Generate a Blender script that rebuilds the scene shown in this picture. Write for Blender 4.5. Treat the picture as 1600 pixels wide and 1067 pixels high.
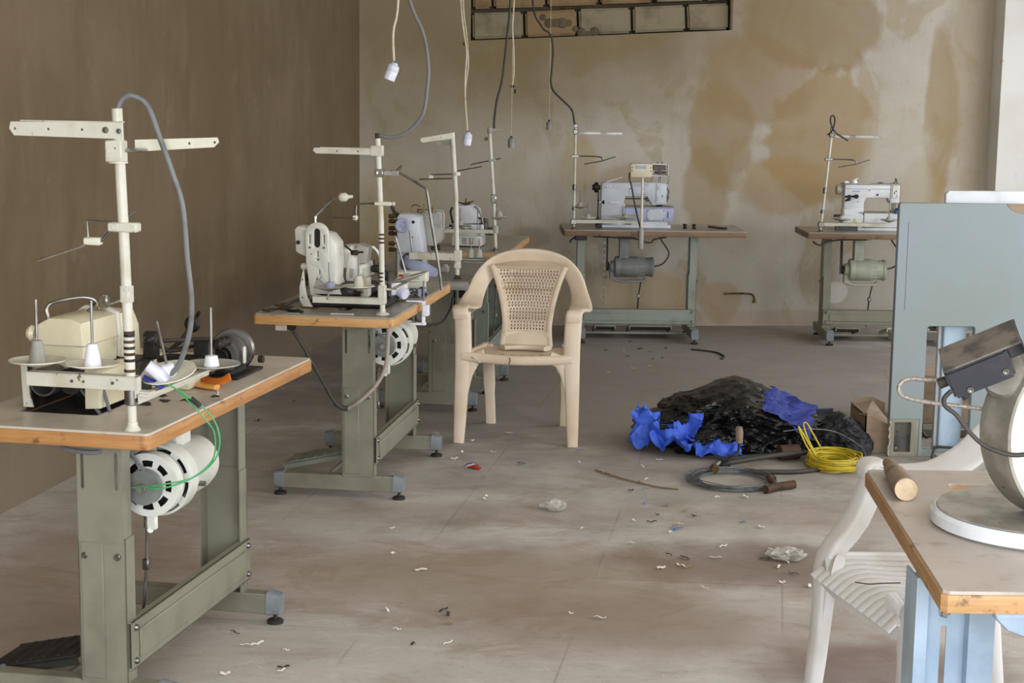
import bpy, bmesh, math, random
from mathutils import Vector, Matrix, Euler, noise
PI = math.pi
random.seed(7)
for o in list(bpy.data.objects): bpy.data.objects.remove(o)
SC = bpy.context.scene
COL = SC.collection

# ---------------------------------------------------------------- camera
F, TH, ROLL, EYE = 2530.0, math.radians(8.5), .0133, 1.56
cam = bpy.data.cameras.new('camera'); camo = bpy.data.objects.new('camera', cam); COL.objects.link(camo)
cam.sensor_width = 36; cam.lens = 36*F/1600; cam.clip_start = .05
camo.location = (0, 0, EYE)
camo.rotation_mode = 'XYZ'
camo.matrix_world = Matrix.Translation((0, 0, EYE)) @ Matrix.Rotation(PI/2-TH, 4, 'X') @ Matrix.Rotation(ROLL, 4, 'Z')
SC.camera = camo
# ---------------------------------------------------------------- world, lights, exposure
SC.view_settings.view_transform = 'Standard'; SC.view_settings.look = 'None'
SC.view_settings.exposure = .35; SC.view_settings.gamma = 1; SC.view_settings.use_curve_mapping = False
W = bpy.data.worlds.new('sky'); SC.world = W; W.use_nodes = True
W.node_tree.nodes['Background'].inputs[0].default_value = (.72, .84, 1, 1)
W.node_tree.nodes['Background'].inputs[1].default_value = 1.0
def area(name, loc, aim, sx, sy, power, color):
    l = bpy.data.lights.new(name, 'AREA'); l.shape = 'RECTANGLE'; l.size = sx; l.size_y = sy
    l.energy = power; l.color = color
    o = bpy.data.objects.new(name, l); COL.objects.link(o); o.location = loc
    o.rotation_euler = (Vector(aim)-Vector(loc)).to_track_quat('-Z', 'Y').to_euler()
    return o
area('daylight_shopfront', (.9, -1.35, 1.75), (.9, 4.2, .3), 5.0, 2.0, 215, (.90, .95, 1))
area('daylight_side_window', (4.55, 8.9, 1.6), (-1.4, 8.2, 1.2), 3.4, 1.4, 56, (.93, .96, 1))
area('added_near_fill', (4.55, 3.9, 1.6), (.4, 4.6, 0), 3.2, 1.4, 95, (.93, .96, 1))  # added fill from the right to brighten tabletops and near floor

# ---------------------------------------------------------------- materials
def lin(h):
    h = h.lstrip('#'); r = []
    for i in (0, 2, 4):
        c = int(h[i:i+2], 16)/255
        r.append(c/12.92 if c <= .04045 else ((c+.055)/1.055)**2.4)
    return (*r, 1)
class N:
    """small node-graph helper"""
    def __init__(s, name):
        s.m = bpy.data.materials.new(name); s.m.use_nodes = True
        s.t = s.m.node_tree; s.b = s.t.nodes['Principled BSDF']
    def n(s, typ, **kw):
        o = s.t.nodes.new(typ)
        for k, v in kw.items():
            if k.startswith('i_'):
                k = k[2:]; k = int(k) if k.isdigit() else k.replace('_', ' ')
                o.inputs[k].default_value = v
            else: setattr(o, k, v)
        return o
    def l(s, a, b): s.t.links.new(a, b)
    def coord(s): return s.n('ShaderNodeTexCoord').outputs['Object']
    def mapped(s, scale=(1, 1, 1), loc=(0, 0, 0)):
        m = s.n('ShaderNodeMapping'); m.inputs['Scale'].default_value = scale; m.inputs['Location'].default_value = loc
        s.l(s.coord(), m.inputs[0]); return m.outputs[0]
    def noise(s, vec, scale, detail=4, rough=.55, dist=0):
        o = s.n('ShaderNodeTexNoise'); s.l(vec, o.inputs['Vector'])
        o.inputs['Scale'].default_value = scale; o.inputs['Detail'].default_value = detail
        o.inputs['Roughness'].default_value = rough; o.inputs['Distortion'].default_value = dist
        return o.outputs[0]
    def ramp(s, f, a, b):
        o = s.n('ShaderNodeMapRange'); s.l(f, o.inputs[0]); o.inputs[1].default_value = a; o.inputs[2].default_value = b
        o.interpolation_type = 'SMOOTHSTEP'; return o.outputs[0]
    def math(s, op, a, b=None):
        o = s.n('ShaderNodeMath', operation=op)
        for i, v in enumerate((a, b)):
            if v is None: continue
            if isinstance(v, (int, float)): o.inputs[i].default_value = v
            else: s.l(v, o.inputs[i])
        return o.outputs[0]
    def mix(s, f, a, b):
        o = s.n('ShaderNodeMix', data_type='RGBA')
        if isinstance(f, (int, float)): o.inputs[0].default_value = f
        else: s.l(f, o.inputs[0])
        for i, v in ((6, a), (7, b)):
            if isinstance(v, str): o.inputs[i].default_value = lin(v)
            elif isinstance(v, tuple): o.inputs[i].default_value = v
            else: s.l(v, o.inputs[i])
        return o.outputs[2]
    def bump(s, h, strength, dist=.01):
        o = s.n('ShaderNodeBump'); s.l(h, o.inputs['Height']); o.inputs['Strength'].default_value = strength
        o.inputs['Distance'].default_value = dist; s.l(o.outputs[0], s.b.inputs['Normal'])
    def col(s, c): s.l(c, s.b.inputs['Base Color'])
def mat(name, c, c2=None, rough=.5, metal=0, scale=8, thr=(.45, .7), bump=0, bscale=40, chip=None, chipscale=30, chipthr=.66, trans=0, alpha=1, stretch=(1, 1, 1), coat=0):
    g = N(name); b = g.b
    b.inputs['Roughness'].default_value = rough; b.inputs['Metallic'].default_value = metal
    b.inputs['Coat Weight'].default_value = coat
    if trans: b.inputs['Transmission Weight'].default_value = trans
    b.inputs['Alpha'].default_value = alpha
    v = g.mapped(stretch)
    base = g.mix(g.ramp(g.noise(v, scale, 6), *thr), c, c2 or c) if c2 else None
    if chip:
        base = g.mix(g.ramp(g.noise(v, chipscale, 5, .6), chipthr, chipthr+.05), base or c, chip)
    if base: g.col(base)
    else: b.inputs['Base Color'].default_value = lin(c)
    if bump: g.bump(g.noise(v, bscale, 5), bump, .004)
    return g.m

M = {}
M['sage'] = mat('sage_enamel', '#858372', '#747162', .42, scale=5, chip='#5d5040', chipscale=38, chipthr=.70)
M['sage_dark'] = mat('sage_green_enamel', '#8a9184', '#777b70', .5, scale=6, chip='#4d4438', chipscale=45, chipthr=.69)
M['bluegrey'] = mat('light_blue_enamel', '#a9bccd', '#8fa2b4', .35, scale=5, chip='#6b5a4e', chipscale=40, chipthr=.71)
M['greypl'] = mat('grey_foot_plastic', '#7f8489', '#666a6e', .5, scale=12)
M['rubber'] = mat('black_rubber', '#26231f', '#3a342c', .7, scale=10)
M['cream'] = mat('cream_enamel', '#d8cfb2', '#c9bd9b', .3, scale=4, chip='#8e7e62', chipscale=30, chipthr=.72)
M['white_paint'] = mat('worn_white_paint', '#cbc7b9', '#b8b19c', .4, scale=9, chip='#6b4a32', chipscale=34, chipthr=.655)
M['ivory'] = mat('ivory_machine_enamel', '#d2cfc4', '#bfbcae', .32, scale=5, chip='#837a68', chipscale=36, chipthr=.71)
M['greyblue'] = mat('grey_machine_enamel', '#c3c6cc', '#aeb2b8', .35, scale=5, chip='#6a675f', chipscale=36, chipthr=.72)
M['greywhite'] = mat('white_machine_enamel', '#d9dadd', '#c4c5c6', .35, scale=5, chip='#7a766c', chipscale=40, chipthr=.71)
M['lav'] = mat('lavender_plastic', '#aab0cc', '#8d93ae', .5, scale=8)
M['white_pl'] = mat('white_plastic', '#e8e8f0', '#d5d5dc', .35, scale=8)
M['disc'] = mat('ivory_spool_plastic', '#d9d5c2', '#bdb8a5', .45, scale=6)
M['disc_grey'] = mat('dusty_grey_plastic', '#a3a096', '#85827a', .55, scale=9)
M['disc_clear'] = mat('cloudy_translucent_plastic', '#c9c4bb', '#b4ada1', .35, scale=8, alpha=.55)
M['steel'] = mat('dull_steel', '#8c8985', '#6a655e', .38, 1, scale=14)
M['chrome'] = mat('chrome', '#c4c4c4', '#9c9890', .2, 1, scale=14)
M['brass'] = mat('tarnished_brass', '#7d6b45', '#4e4433', .4, .9, scale=20)
M['rust'] = mat('rusty_steel', '#5a4434', '#3c3029', .75, .5, scale=20, bump=.3)
M['dark'] = mat('oily_black_iron', '#1f1d1b', '#3a352f', .5, .4, scale=18, bump=.2)
M['darkgrey'] = mat('dark_grey_cast', '#57544f', '#3a3733', .5, .5, scale=14, bump=.3)
M['motor_grey'] = mat('grey_motor_paint', '#7f817d', '#6a6b66', .5, scale=9, bump=.15)
M['motor_green'] = mat('pale_green_motor_paint', '#b4b8a6', '#9a9d8b', .5, scale=9, bump=.15)
M['motor_white'] = mat('white_motor_paint', '#d8d8cf', '#bdbcb0', .38, scale=7, chip='#5c5042', chipscale=40, chipthr=.69)
M['tan_pl'] = mat('tan_moulded_plastic', '#dcc9b2', '#cdb69b', .42, scale=5, thr=(.4, .75), bump=.04, bscale=160)
M['chair_white'] = mat('white_moulded_plastic', '#e6e4e4', '#d2ccc4', .4, scale=4, bump=.03, bscale=160)
M['cable_grey'] = mat('grey_cable', '#6e6f70', '#5c5c5a', .5, scale=20)
M['cable_dark'] = mat('dark_cable', '#3b3833', '#2b2825', .6, scale=20)
M['cable_white'] = mat('dirty_white_cord', '#c9bda4', '#ab9d80', .6, scale=20)
M['cable_beige'] = mat('greyish_pink_cord', '#a3988c', '#8b7f73', .6, scale=20)
M['green_wire'] = mat('green_wire', '#3f9a5c', '#58a873', .4, scale=30)
M['orange_pl'] = mat('translucent_orange_plastic', '#d4742b', '#c25b20', .3, scale=20)
M['orange_pale'] = mat('amber_plastic', '#d99a4c', '#c8812f', .3, scale=20)
M['yellow'] = mat('yellow_cable', '#c9b22a', '#b59e22', .4, scale=30)
M['socket'] = mat('white_bakelite', '#d9d9ea', '#c3c3d2', .3, scale=20)
M['socket_grey'] = mat('dusty_bakelite', '#8e8b83', '#77736a', .45, scale=20)
M['cardboard'] = mat('cardboard', '#a08a73', '#8f7962', .8, scale=6, stretch=(1, 1, 6))
M['wood_stick'] = mat('rough_stick_wood', '#8d7a66', '#6d5c4a', .8, scale=30, bump=.5, bscale=60)
M['end_grain'] = mat('pale_cut_wood', '#d6bfa0', '#b99d7c', .8, scale=30, bump=.4, bscale=80)
M['red'] = mat('red_button', '#b83a32', '#a23028', .4)
M['green'] = mat('green_button', '#3f9468', '#2f7d55', .4)
M['lblgrey'] = mat('pale_label', '#c7c9c0', '#a9aba3', .5, scale=40)
M['yellow_tag'] = mat('yellow_sticker', '#c5bd3e', '#d8d060', .5, scale=40)
M['blue_thread'] = mat('blue_yarn', '#2f4f86', '#3c5f9c', .8, scale=30)
M['wire_grey'] = mat('grey_wire_coil', '#7c8084', '#5a5c5e', .35, .6, scale=30)
M['box_dark'] = mat('dusty_black_steel', '#33333a', '#55504b', .55, .2, scale=14)
M['box_top'] = mat('dust_covered_steel', '#756c63', '#4c4744', .8, 0, scale=16, thr=(.4, .62))
M['scrap_white'] = mat('paper_white', '#e3ddd0', '#cfc6b5', .8)
M['scrap_dark'] = mat('dark_rag', '#39322b', '#241f1b', .9)
M['scrap_blue'] = mat('blue_scrap_plastic', '#5875a8', '#4a6698', .6)
M['scrap_tan'] = mat('tan_leaf_scrap', '#8f7758', '#75603f', .8)
M['scrap_clear'] = mat('clear_film', '#cfccc4', '#b4b1a8', .2, alpha=.5)
M['tray'] = mat('slate_plastic_tray', '#5b636a', '#494f54', .6, scale=9)
M['dust_paint'] = mat('dusty_grey_enamel', '#857f74', '#a19b90', .75, scale=9, thr=(.4, .6), chip='#5b5148', chipscale=40, chipthr=.68)
M['gloss_white'] = mat('glossy_white_enamel', '#e4e6ec', '#cfd0d2', .25, scale=6, chip='#7d6d5c', chipscale=30, chipthr=.72)
M['hose'] = mat('braided_steel_hose', '#b1a79c', '#8b8178', .4, .6, scale=200, bump=.6, bscale=300)

def laminate(name, c, c2, dirt, scr=.5):
    g = N(name); v = g.mapped(); b = g.b; b.inputs['Roughness'].default_value = .38
    base = g.mix(g.ramp(g.noise(v, 3, 6), .35, .7), c, c2)
    base = g.mix(g.math('MULTIPLY', g.ramp(g.noise(v, 14, 7, .65), .55, .72), .75), base, dirt)
    st = g.noise(g.mapped((4, 60, 4)), 3, 3)
    base = g.mix(g.math('MULTIPLY', g.ramp(st, .55, .75), scr), base, dirt)
    g.col(base); g.bump(g.noise(v, 60, 3), .06, .002)
    return g.m
M['lam1'] = laminate('beige_laminate', '#c9bfb0', '#bab0a1', '#9c8f7e', .25)
M['lam2'] = laminate('grey_dusty_laminate', '#a39c90', '#8b8579', '#6f675b', .4)
M['lam3'] = laminate('dark_grey_laminate', '#8b867d', '#76716a', '#5c5750', .3)
M['lamR'] = laminate('scratched_grey_laminate', '#bbb0a6', '#aca096', '#93867b', .6)
def woodm(name, c, c2, c3):
    g = N(name); b = g.b; b.inputs['Roughness'].default_value = .55
    v = g.mapped((2.2, 2.2, 26))
    base = g.mix(g.ramp(g.noise(v, 3, 5), .3, .7), c, c2)
    base = g.mix(g.ramp(g.noise(g.mapped(), 18, 6, .65), .58, .68), base, c3)
    g.col(base); g.bump(g.noise(v, 8, 4), .2, .003); return g.m
M['edge1'] = woodm('orange_plywood_edge', '#b8844f', '#a1703f', '#725032')
M['edge2'] = woodm('honey_plywood_edge', '#c99b62', '#b6874f', '#86633c')
M['edge3'] = woodm('brown_plywood_edge', '#84674d', '#70563f', '#4c3c2e')
M['edgeR'] = woodm('raw_plywood_edge', '#c49a6b', '#ad8254', '#7c6042')

# mint table top panel: pale mint laminate
g = N('mint_laminate'); g.b.inputs['Roughness'].default_value = .35
v = g.mapped()
g.col(g.mix(g.math('MULTIPLY', g.ramp(g.noise(v, 16, 7, .7), .6, .72), .5), g.mix(g.ramp(g.noise(v, 2.2, 4), .35, .65), '#87928f', '#8b959c'), '#8f9a94'))
M['mint'] = g.m

# black plastic bag
g = N('black_bag_plastic'); g.b.inputs['Roughness'].default_value = .24
g.b.inputs['Base Color'].default_value = lin('#101011'); g.b.inputs['Specular IOR Level'].default_value = .42
v = g.mapped(); w = g.n('ShaderNodeTexVoronoi', feature='DISTANCE_TO_EDGE'); g.l(v, w.inputs['Vector']); w.inputs['Scale'].default_value = 11
g.bump(g.math('ADD', g.math('MULTIPLY', w.outputs[0], 1.2), g.noise(v, 14, 4, .6, 1.5)), .55, .025)
M['bag'] = g.m
def clothm(name, c, c2, s=10, rough=.6):
    g = N(name); g.b.inputs['Roughness'].default_value = rough
    v = g.mapped(); n1 = g.noise(v, s, 4, .55, 1.2)
    g.col(g.mix(g.ramp(n1, .35, .65), c, c2)); g.bump(n1, .6, .03); return g.m
M['blue1'] = clothm('royal_blue_plastic_cloth', '#2f55c4', '#3f68da')
M['blue2'] = clothm('navy_blue_plastic_cloth', '#1f2b74', '#293888')
M['blackcloth'] = clothm('black_cloth', '#1c1c20', '#26262a', 14, .6)

# floor
g = N('dusty_concrete_floor'); g.b.inputs['Roughness'].default_value = .72
v = g.mapped()
base = g.mix(g.ramp(g.noise(v, .9, 5, .6, .6), .35, .65), '#c6c1ba', '#b5aea6')
base = g.mix(g.math('MULTIPLY', g.ramp(g.noise(g.mapped((.9, 1.5, 1)), 2.6, 9, .72, .7), .47, .66), .55), base, '#998875')
base = g.mix(g.math('MULTIPLY', g.ramp(g.noise(g.mapped((1, 1.7, 1), (3, 1, 0)), 6, 9, .75, .8), .52, .66), .55), base, '#d0cac2')
base = g.mix(g.math('MULTIPLY', g.ramp(g.noise(v, 46, 6, .75), .56, .7), .45), base, '#6e5b48')
def ell(g, cx, cy, rx, ry, amp=.5, axes=(0, 1), nscale=3.0):
    sep = g.n('ShaderNodeSeparateXYZ'); g.l(g.coord(), sep.inputs[0])
    nx = g.noise(g.mapped(), nscale, 5, .6)
    nn = g.math('MULTIPLY', g.math('SUBTRACT', nx, .5), amp*2.4)
    a = g.math('DIVIDE', g.math('SUBTRACT', sep.outputs[axes[0]], cx), rx)
    b = g.math('DIVIDE', g.math('SUBTRACT', sep.outputs[axes[1]], cy), ry)
    d = g.math('SQRT', g.math('ADD', g.math('MULTIPLY', a, a), g.math('MULTIPLY', b, b)))
    return g.math('ADD', d, nn)
def blot(g, base, cx, cy, rx, ry, c, k=.7, soft=.25, **kw):
    d = ell(g, cx, cy, rx, ry, **kw)
    return g.mix(g.math('MULTIPLY', g.ramp(d, 1+soft, 1-soft), k), base, c)
base = blot(g, base, .95, 5.35, .55, .28, '#6a5143', .72, .5)
base = blot(g, base, 1.05, 4.35, .35, .22, '#66473f', .7, .5)
base = blot(g, base, .35, 4.7, .6, .3, '#7a604a', .65, .6)
base = blot(g, base, -.2, 5.2, .8, .35, '#866c52', .6, .6)
base = blot(g, base, -.1, 6.0, .6, .18, '#8c7257', .4, .5)
base = blot(g, base, -1.4, 5.0, .4, 1.0, '#866c54', .6, .6)
base = blot(g, base, 1.2, 6.0, .5, .25, '#9a8672', .4, .6)
base = blot(g, base, .6, 9.5, 2.6, 3.0, '#79716b', .78, .5)  # dimmer light on the far floor, put into the colour
# faint screed joints
sep = g.n('ShaderNodeSeparateXYZ'); g.l(g.coord(), sep.inputs[0])
for ax, off in ((0, .38), (1, .11)):
    fr = g.math('FRACT', g.math('ADD', g.math('DIVIDE', g.math('ADD', sep.outputs[ax], g.math('MULTIPLY', sep.outputs[1-ax], -.16 if ax == 0 else .1)), .62), off))
    ln = g.ramp(g.math('ABSOLUTE', g.math('SUBTRACT', fr, .5)), .008, .003)
    base = g.mix(g.math('MULTIPLY', g.math('MULTIPLY', ln, g.ramp(g.noise(g.mapped(), 1.1, 3), .45, .6)), .35), base, '#6f5c4a')
g.col(base); g.bump(g.noise(v, 30, 6, .7), .18, .006)
M['floor'] = g.m

# stained back wall with upper shade painted in (object X along wall, Z up)
g = N('stained_shaded_plaster'); g.b.inputs['Roughness'].default_value = .85
v = g.mapped()
base = g.mix(g.ramp(g.noise(v, 1.3, 6, .6), .35, .65), '#b9b1a5', '#aca497')
base = g.mix(g.math('MULTIPLY', g.ramp(g.noise(g.mapped((1, 1, .8), (4, 0, 2)), 2.2, 7, .6, .7), .53, .6), .45), base, '#9c865c')
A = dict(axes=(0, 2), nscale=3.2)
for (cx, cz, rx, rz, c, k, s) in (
    (1.1, 2.25, 1.9, .50, '#83714f', .8, .45), (.5, 1.65, .9, .5, '#85744f', .6, .5), (1.7, 1.75, 1.1, .3, '#7d6a45', .55, .5),  # broad upper blots: olive smudges plus the ceiling's shade put into the colour
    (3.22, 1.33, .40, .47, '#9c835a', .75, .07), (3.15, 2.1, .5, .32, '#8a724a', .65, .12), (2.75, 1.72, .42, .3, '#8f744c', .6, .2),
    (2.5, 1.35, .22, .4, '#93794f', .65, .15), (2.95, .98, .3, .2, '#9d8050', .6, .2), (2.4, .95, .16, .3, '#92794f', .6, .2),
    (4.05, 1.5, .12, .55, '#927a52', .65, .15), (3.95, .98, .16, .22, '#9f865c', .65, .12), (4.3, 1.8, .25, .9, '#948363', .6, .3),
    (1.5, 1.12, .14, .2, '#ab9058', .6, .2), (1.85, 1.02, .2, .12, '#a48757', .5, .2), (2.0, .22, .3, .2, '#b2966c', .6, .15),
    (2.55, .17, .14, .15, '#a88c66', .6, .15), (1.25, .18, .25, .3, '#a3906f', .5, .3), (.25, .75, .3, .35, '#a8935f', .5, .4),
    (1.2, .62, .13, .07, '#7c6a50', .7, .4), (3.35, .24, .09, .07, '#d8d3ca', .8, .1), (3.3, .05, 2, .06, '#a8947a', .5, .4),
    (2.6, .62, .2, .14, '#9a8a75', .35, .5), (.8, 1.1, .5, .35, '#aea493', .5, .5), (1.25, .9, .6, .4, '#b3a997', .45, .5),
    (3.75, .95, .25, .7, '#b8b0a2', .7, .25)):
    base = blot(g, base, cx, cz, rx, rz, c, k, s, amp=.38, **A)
base = g.mix(g.math('MULTIPLY', g.ramp(g.noise(g.mapped((6, 1, .5)), 2, 5, .6), .55, .7), .2), base, '#93805c')
base = g.mix(g.math('MULTIPLY', g.ramp(g.noise(v, 26, 6, .7), .56, .7), .3), base, '#8f7c5f')
g.col(base); g.bump(g.noise(v, 9, 7, .65), .35, .01)
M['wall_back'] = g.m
# brown left wall
g = N('brown_streaked_plaster'); g.b.inputs['Roughness'].default_value = .8
v = g.mapped()
base = g.mix(g.ramp(g.noise(v, .9, 5, .6), .35, .65), '#75634a', '#6a583d')
base = g.mix(g.math('MULTIPLY', g.ramp(g.noise(g.mapped((3, 3, .6)), 1.6, 8, .7, .5), .46, .7), .42), base, '#594830')
base = g.mix(g.math('MULTIPLY', g.ramp(g.noise(g.mapped((3, 3, 1.3), (5, 2, 1)), 1.3, 8, .7, .4), .5, .72), .45), base, '#7f6e53')
base = g.mix(g.math('MULTIPLY', g.ramp(g.noise(v, 5, 7, .7), .58, .68), .35), base, '#86765f')
base = g.mix(g.math('MULTIPLY', g.ramp(g.noise(v, 60, 3, .7), .66, .74), .5), base, '#55432f')
sep = g.n('ShaderNodeSeparateXYZ'); g.l(g.coord(), sep.inputs[0])
low = g.ramp(g.math('ADD', sep.outputs[2], g.math('MULTIPLY', g.noise(v, 3, 5), .5)), .95, .45)
base = g.mix(g.math('MULTIPLY', low, .45), base, '#8d8070')
g.col(base); g.bump(g.noise(v, 7, 7, .65), .35, .012)
M['wall_left'] = g.m
M['pilaster'] = mat('cream_painted_plaster', '#d6d3cc', '#ccc8bf', .8, scale=2, chip='#c7b897', chipscale=9, chipthr=.68, bump=.1, bscale=20)
M['plain'] = mat('plain_plaster', '#cdbfa6', '#b8a88c', .85, scale=2)
M['ceiling'] = mat('whitewashed_ceiling', '#e0dacd', '#d0c8b8', .85, scale=2)
M['block'] = mat('concrete_block', '#8b8068', '#75695210'[:7], .9, scale=7, bump=.7, bscale=35)
M['block2'] = mat('brown_concrete_block', '#8c7352', '#78603f', .9, scale=7, bump=.7, bscale=35)
M['mortar'] = mat('dark_mortar', '#5f5440', '#4a4131', .9, scale=12, bump=.6, bscale=30)

# ---------------------------------------------------------------- mesh building
def cr(pts, n=6):
    """Catmull-Rom through pts"""
    P = [Vector(p) for p in pts]; P = [P[0]*2-P[1]] + P + [P[-1]*2-P[-2]]; out = []
    for i in range(1, len(P)-2):
        for k in range(n):
            t = k/n; a, b, c, d = P[i-1:i+3]
            out.append(.5*((2*b)+(c-a)*t+(2*a-5*b+4*c-d)*t*t+(3*b-a-3*c+d)*t**3))
    out.append(P[-2]); return out
class MB:
    def __init__(s): s.bm = bmesh.new()
    def _add(s, verts, faces):
        vs = [s.bm.verts.new(v) for v in verts]
        for f in faces:
            try: s.bm.faces.new([vs[i] for i in f])
            except ValueError: pass
        return s
    def box(s, x0, x1, y0, y1, z0, z1, bev=0, rot=None, seg=1):
        b = bmesh.new()
        vs = [b.verts.new((x, y, z)) for x in (x0, x1) for y in (y0, y1) for z in (z0, z1)]
        for f in ((0, 1, 3, 2), (4, 6, 7, 5), (0, 4, 5, 1), (2, 3, 7, 6), (0, 2, 6, 4), (1, 5, 7, 3)): b.faces.new([vs[i] for i in f])
        bmesh.ops.recalc_face_normals(b, faces=b.faces)
        if bev: bmesh.ops.bevel(b, geom=b.edges[:], offset=bev, segments=seg, affect='EDGES', clamp_overlap=True)
        if rot:
            c = Vector(((x0+x1)/2, (y0+y1)/2, (z0+z1)/2))
            b.transform(Matrix.Translation(c) @ Euler(rot).to_matrix().to_4x4() @ Matrix.Translation(-c))
        me = bpy.data.meshes.new('t'); b.to_mesh(me); b.free(); s.bm.from_mesh(me); bpy.data.meshes.remove(me); return s
    def tube(s, pts, r, n=8, cap=True, up=None):
        """round tube; r number or list"""
        P = [Vector(p) for p in pts]; R = r if isinstance(r, (list, tuple)) else [r]*len(P)
        prev = None; vs = []
        for i, p in enumerate(P):
            t = (P[min(i+1, len(P)-1)]-P[max(i-1, 0)])
            t = t.normalized() if t.length > 1e-9 else Vector((0, 0, 1))
            if prev is None:
                a = Vector((0, 0, 1)) if abs(t.z) < .9 else Vector((1, 0, 0)); u = t.cross(a).normalized()
            else:
                u = prev - t*prev.dot(t); u = u.normalized() if u.length > 1e-6 else t.orthogonal().normalized()
            prev = u; w = t.cross(u)
            for k in range(n):
                an = 2*PI*k/n; vs.append(p+(u*math.cos(an)+w*math.sin(an))*R[i])
        fs = [(i*n+k, i*n+(k+1) % n, (i+1)*n+(k+1) % n, (i+1)*n+k) for i in range(len(P)-1) for k in range(n)]
        if cap: fs += [tuple(range(n-1, -1, -1)), tuple(range((len(P)-1)*n, len(P)*n))]
        return s._add(vs, fs)
    def cyl(s, a, b, r, r2=None, n=16): return s.tube([a, b], [r, r if r2 is None else r2], n)
    def lathe(s, c, prof, axis=(0, 0, 1), n=24):
        """prof: list of (radius, height along axis)"""
        A = Vector(axis).normalized(); u = A.orthogonal().normalized(); w = A.cross(u); C = Vector(c); vs = []
        for (r, h) in prof:
            for k in range(n):
                an = 2*PI*k/n; vs.append(C+A*h+(u*math.cos(an)+w*math.sin(an))*max(r, 1e-5))
        m = len(prof)
        fs = [(i*n+k, i*n+(k+1) % n, (i+1)*n+(k+1) % n, (i+1)*n+k) for i in range(m-1) for k in range(n)]
        fs += [tuple(range(n-1, -1, -1)), tuple(range((m-1)*n, m*n))]
        return s._add(vs, fs)
    def ring(s, c, ro, ri, h0, h1, axis=(0, 0, 1), n=32):
        A = Vector(axis).normalized(); u = A.orthogonal().normalized(); w = A.cross(u); C = Vector(c); vs = []
        prof = [(ri, h0), (ro, h0), (ro, h1), (ri, h1)]
        for (r, h) in prof:
            for k in range(n):
                an = 2*PI*k/n; vs.append(C+A*h+(u*math.cos(an)+w*math.sin(an))*r)
        fs = [(i*n+k, i*n+(k+1) % n, ((i+1) % 4)*n+(k+1) % n, ((i+1) % 4)*n+k) for i in range(4) for k in range(n)]
        return s._add(vs, fs)
    def sweep(s, pts, ha, hb, side=(1, 0, 0), n=12, p=.6):
        """rounded-rectangle section: half size ha along side vector, hb across"""
        P = [Vector(q) for q in pts]; L = len(P); vs = []
        ha = ha if isinstance(ha, (list, tuple)) else [ha]*L; hb = hb if isinstance(hb, (list, tuple)) else [hb]*L
        sd = [Vector(q) for q in side] if isinstance(side, list) else [Vector(side)]*L
        for i, q in enumerate(P):
            t = (P[min(i+1, L-1)]-P[max(i-1, 0)]).normalized()
            a = sd[i]-t*sd[i].dot(t); a = a.normalized() if a.length > 1e-6 else t.orthogonal().normalized(); b = t.cross(a)
            for k in range(n):
                an = 2*PI*(k+.5)/n; ca, sa = math.cos(an), math.sin(an)
                vs.append(q+a*ha[i]*math.copysign(abs(ca)**p, ca)+b*hb[i]*math.copysign(abs(sa)**p, sa))
        fs = [(i*n+k, i*n+(k+1) % n, (i+1)*n+(k+1) % n, (i+1)*n+k) for i in range(L-1) for k in range(n)]
        fs += [tuple(range(n-1, -1, -1)), tuple(range((L-1)*n, L*n))]
        return s._add(vs, fs)
    def plate(s, outline, holes, t, frame=None, bev=0, fn=None):
        """flat plate with holes: outline/holes in (u,v); frame(u,v,w)->xyz, w in 0..t"""
        cu = bpy.data.curves.new('t', 'CURVE'); cu.dimensions = '2D'; cu.fill_mode = 'BOTH'
        cu.extrude = max(t/2-bev, 1e-5); cu.bevel_depth = bev; cu.bevel_resolution = 1; cu.offset = -bev
        for ring_ in [outline]+list(holes):
            sp = cu.splines.new('POLY'); sp.points.add(len(ring_)-1); sp.use_cyclic_u = True
            for i, q in enumerate(ring_): sp.points[i].co = (q[0], q[1], 0, 1)
        ob = bpy.data.objects.new('t', cu); me = ob.to_mesh()
        b = bmesh.new(); b.from_mesh(me); ob.to_mesh_clear(); bpy.data.objects.remove(ob); bpy.data.curves.remove(cu)
        bmesh.ops.remove_doubles(b, verts=b.verts, dist=1e-5)
        for vt in b.verts:
            u, v_, w = vt.co.x, vt.co.y, vt.co.z+t/2
            vt.co = Vector(fn(u, v_, w)) if fn else Vector(frame[0])+Vector(frame[1])*u+Vector(frame[2])*v_+Vector(frame[3])*w
        m2 = bpy.data.meshes.new('t'); b.to_mesh(m2); b.free(); s.bm.from_mesh(m2); bpy.data.meshes.remove(m2); return s
    def build(s, name, m, parent=None, off=(0, 0, 0), label=None, smooth=40, matrix=None):
        bm = s.bm
        if matrix: bm.transform(matrix)
        bmesh.ops.recalc_face_normals(bm, faces=bm.faces)
        bm.transform(Matrix.Translation(-Vector(off)))
        me = bpy.data.meshes.new(name); bm.to_mesh(me); bm.free()
        me.materials.append(M[m] if isinstance(m, str) else m)
        if smooth:
            for p in me.polygons: p.use_smooth = True
            me.set_sharp_from_angle(angle=math.radians(smooth))
        o = bpy.data.objects.new(name, me); COL.objects.link(o)
        if parent: o.parent = parent
        if label: o['label'] = label
        return o
def rr(u0, u1, v0, v1, r, n=4):
    """rounded rectangle outline"""
    r = min(r, (u1-u0)/2-1e-5, (v1-v0)/2-1e-5); out = []
    for cx, cy, a0 in ((u1-r, v1-r, 0), (u0+r, v1-r, 90), (u0+r, v0+r, 180), (u1-r, v0+r, 270)):
        for k in range(n+1):
            a = math.radians(a0+90*k/n); out.append((cx+r*math.cos(a), cy+r*math.sin(a)))
    return out
def circ(u, v, r, n=12): return [(u+r*math.cos(2*PI*k/n), v+r*math.sin(2*PI*k/n)) for k in range(n)]
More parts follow.
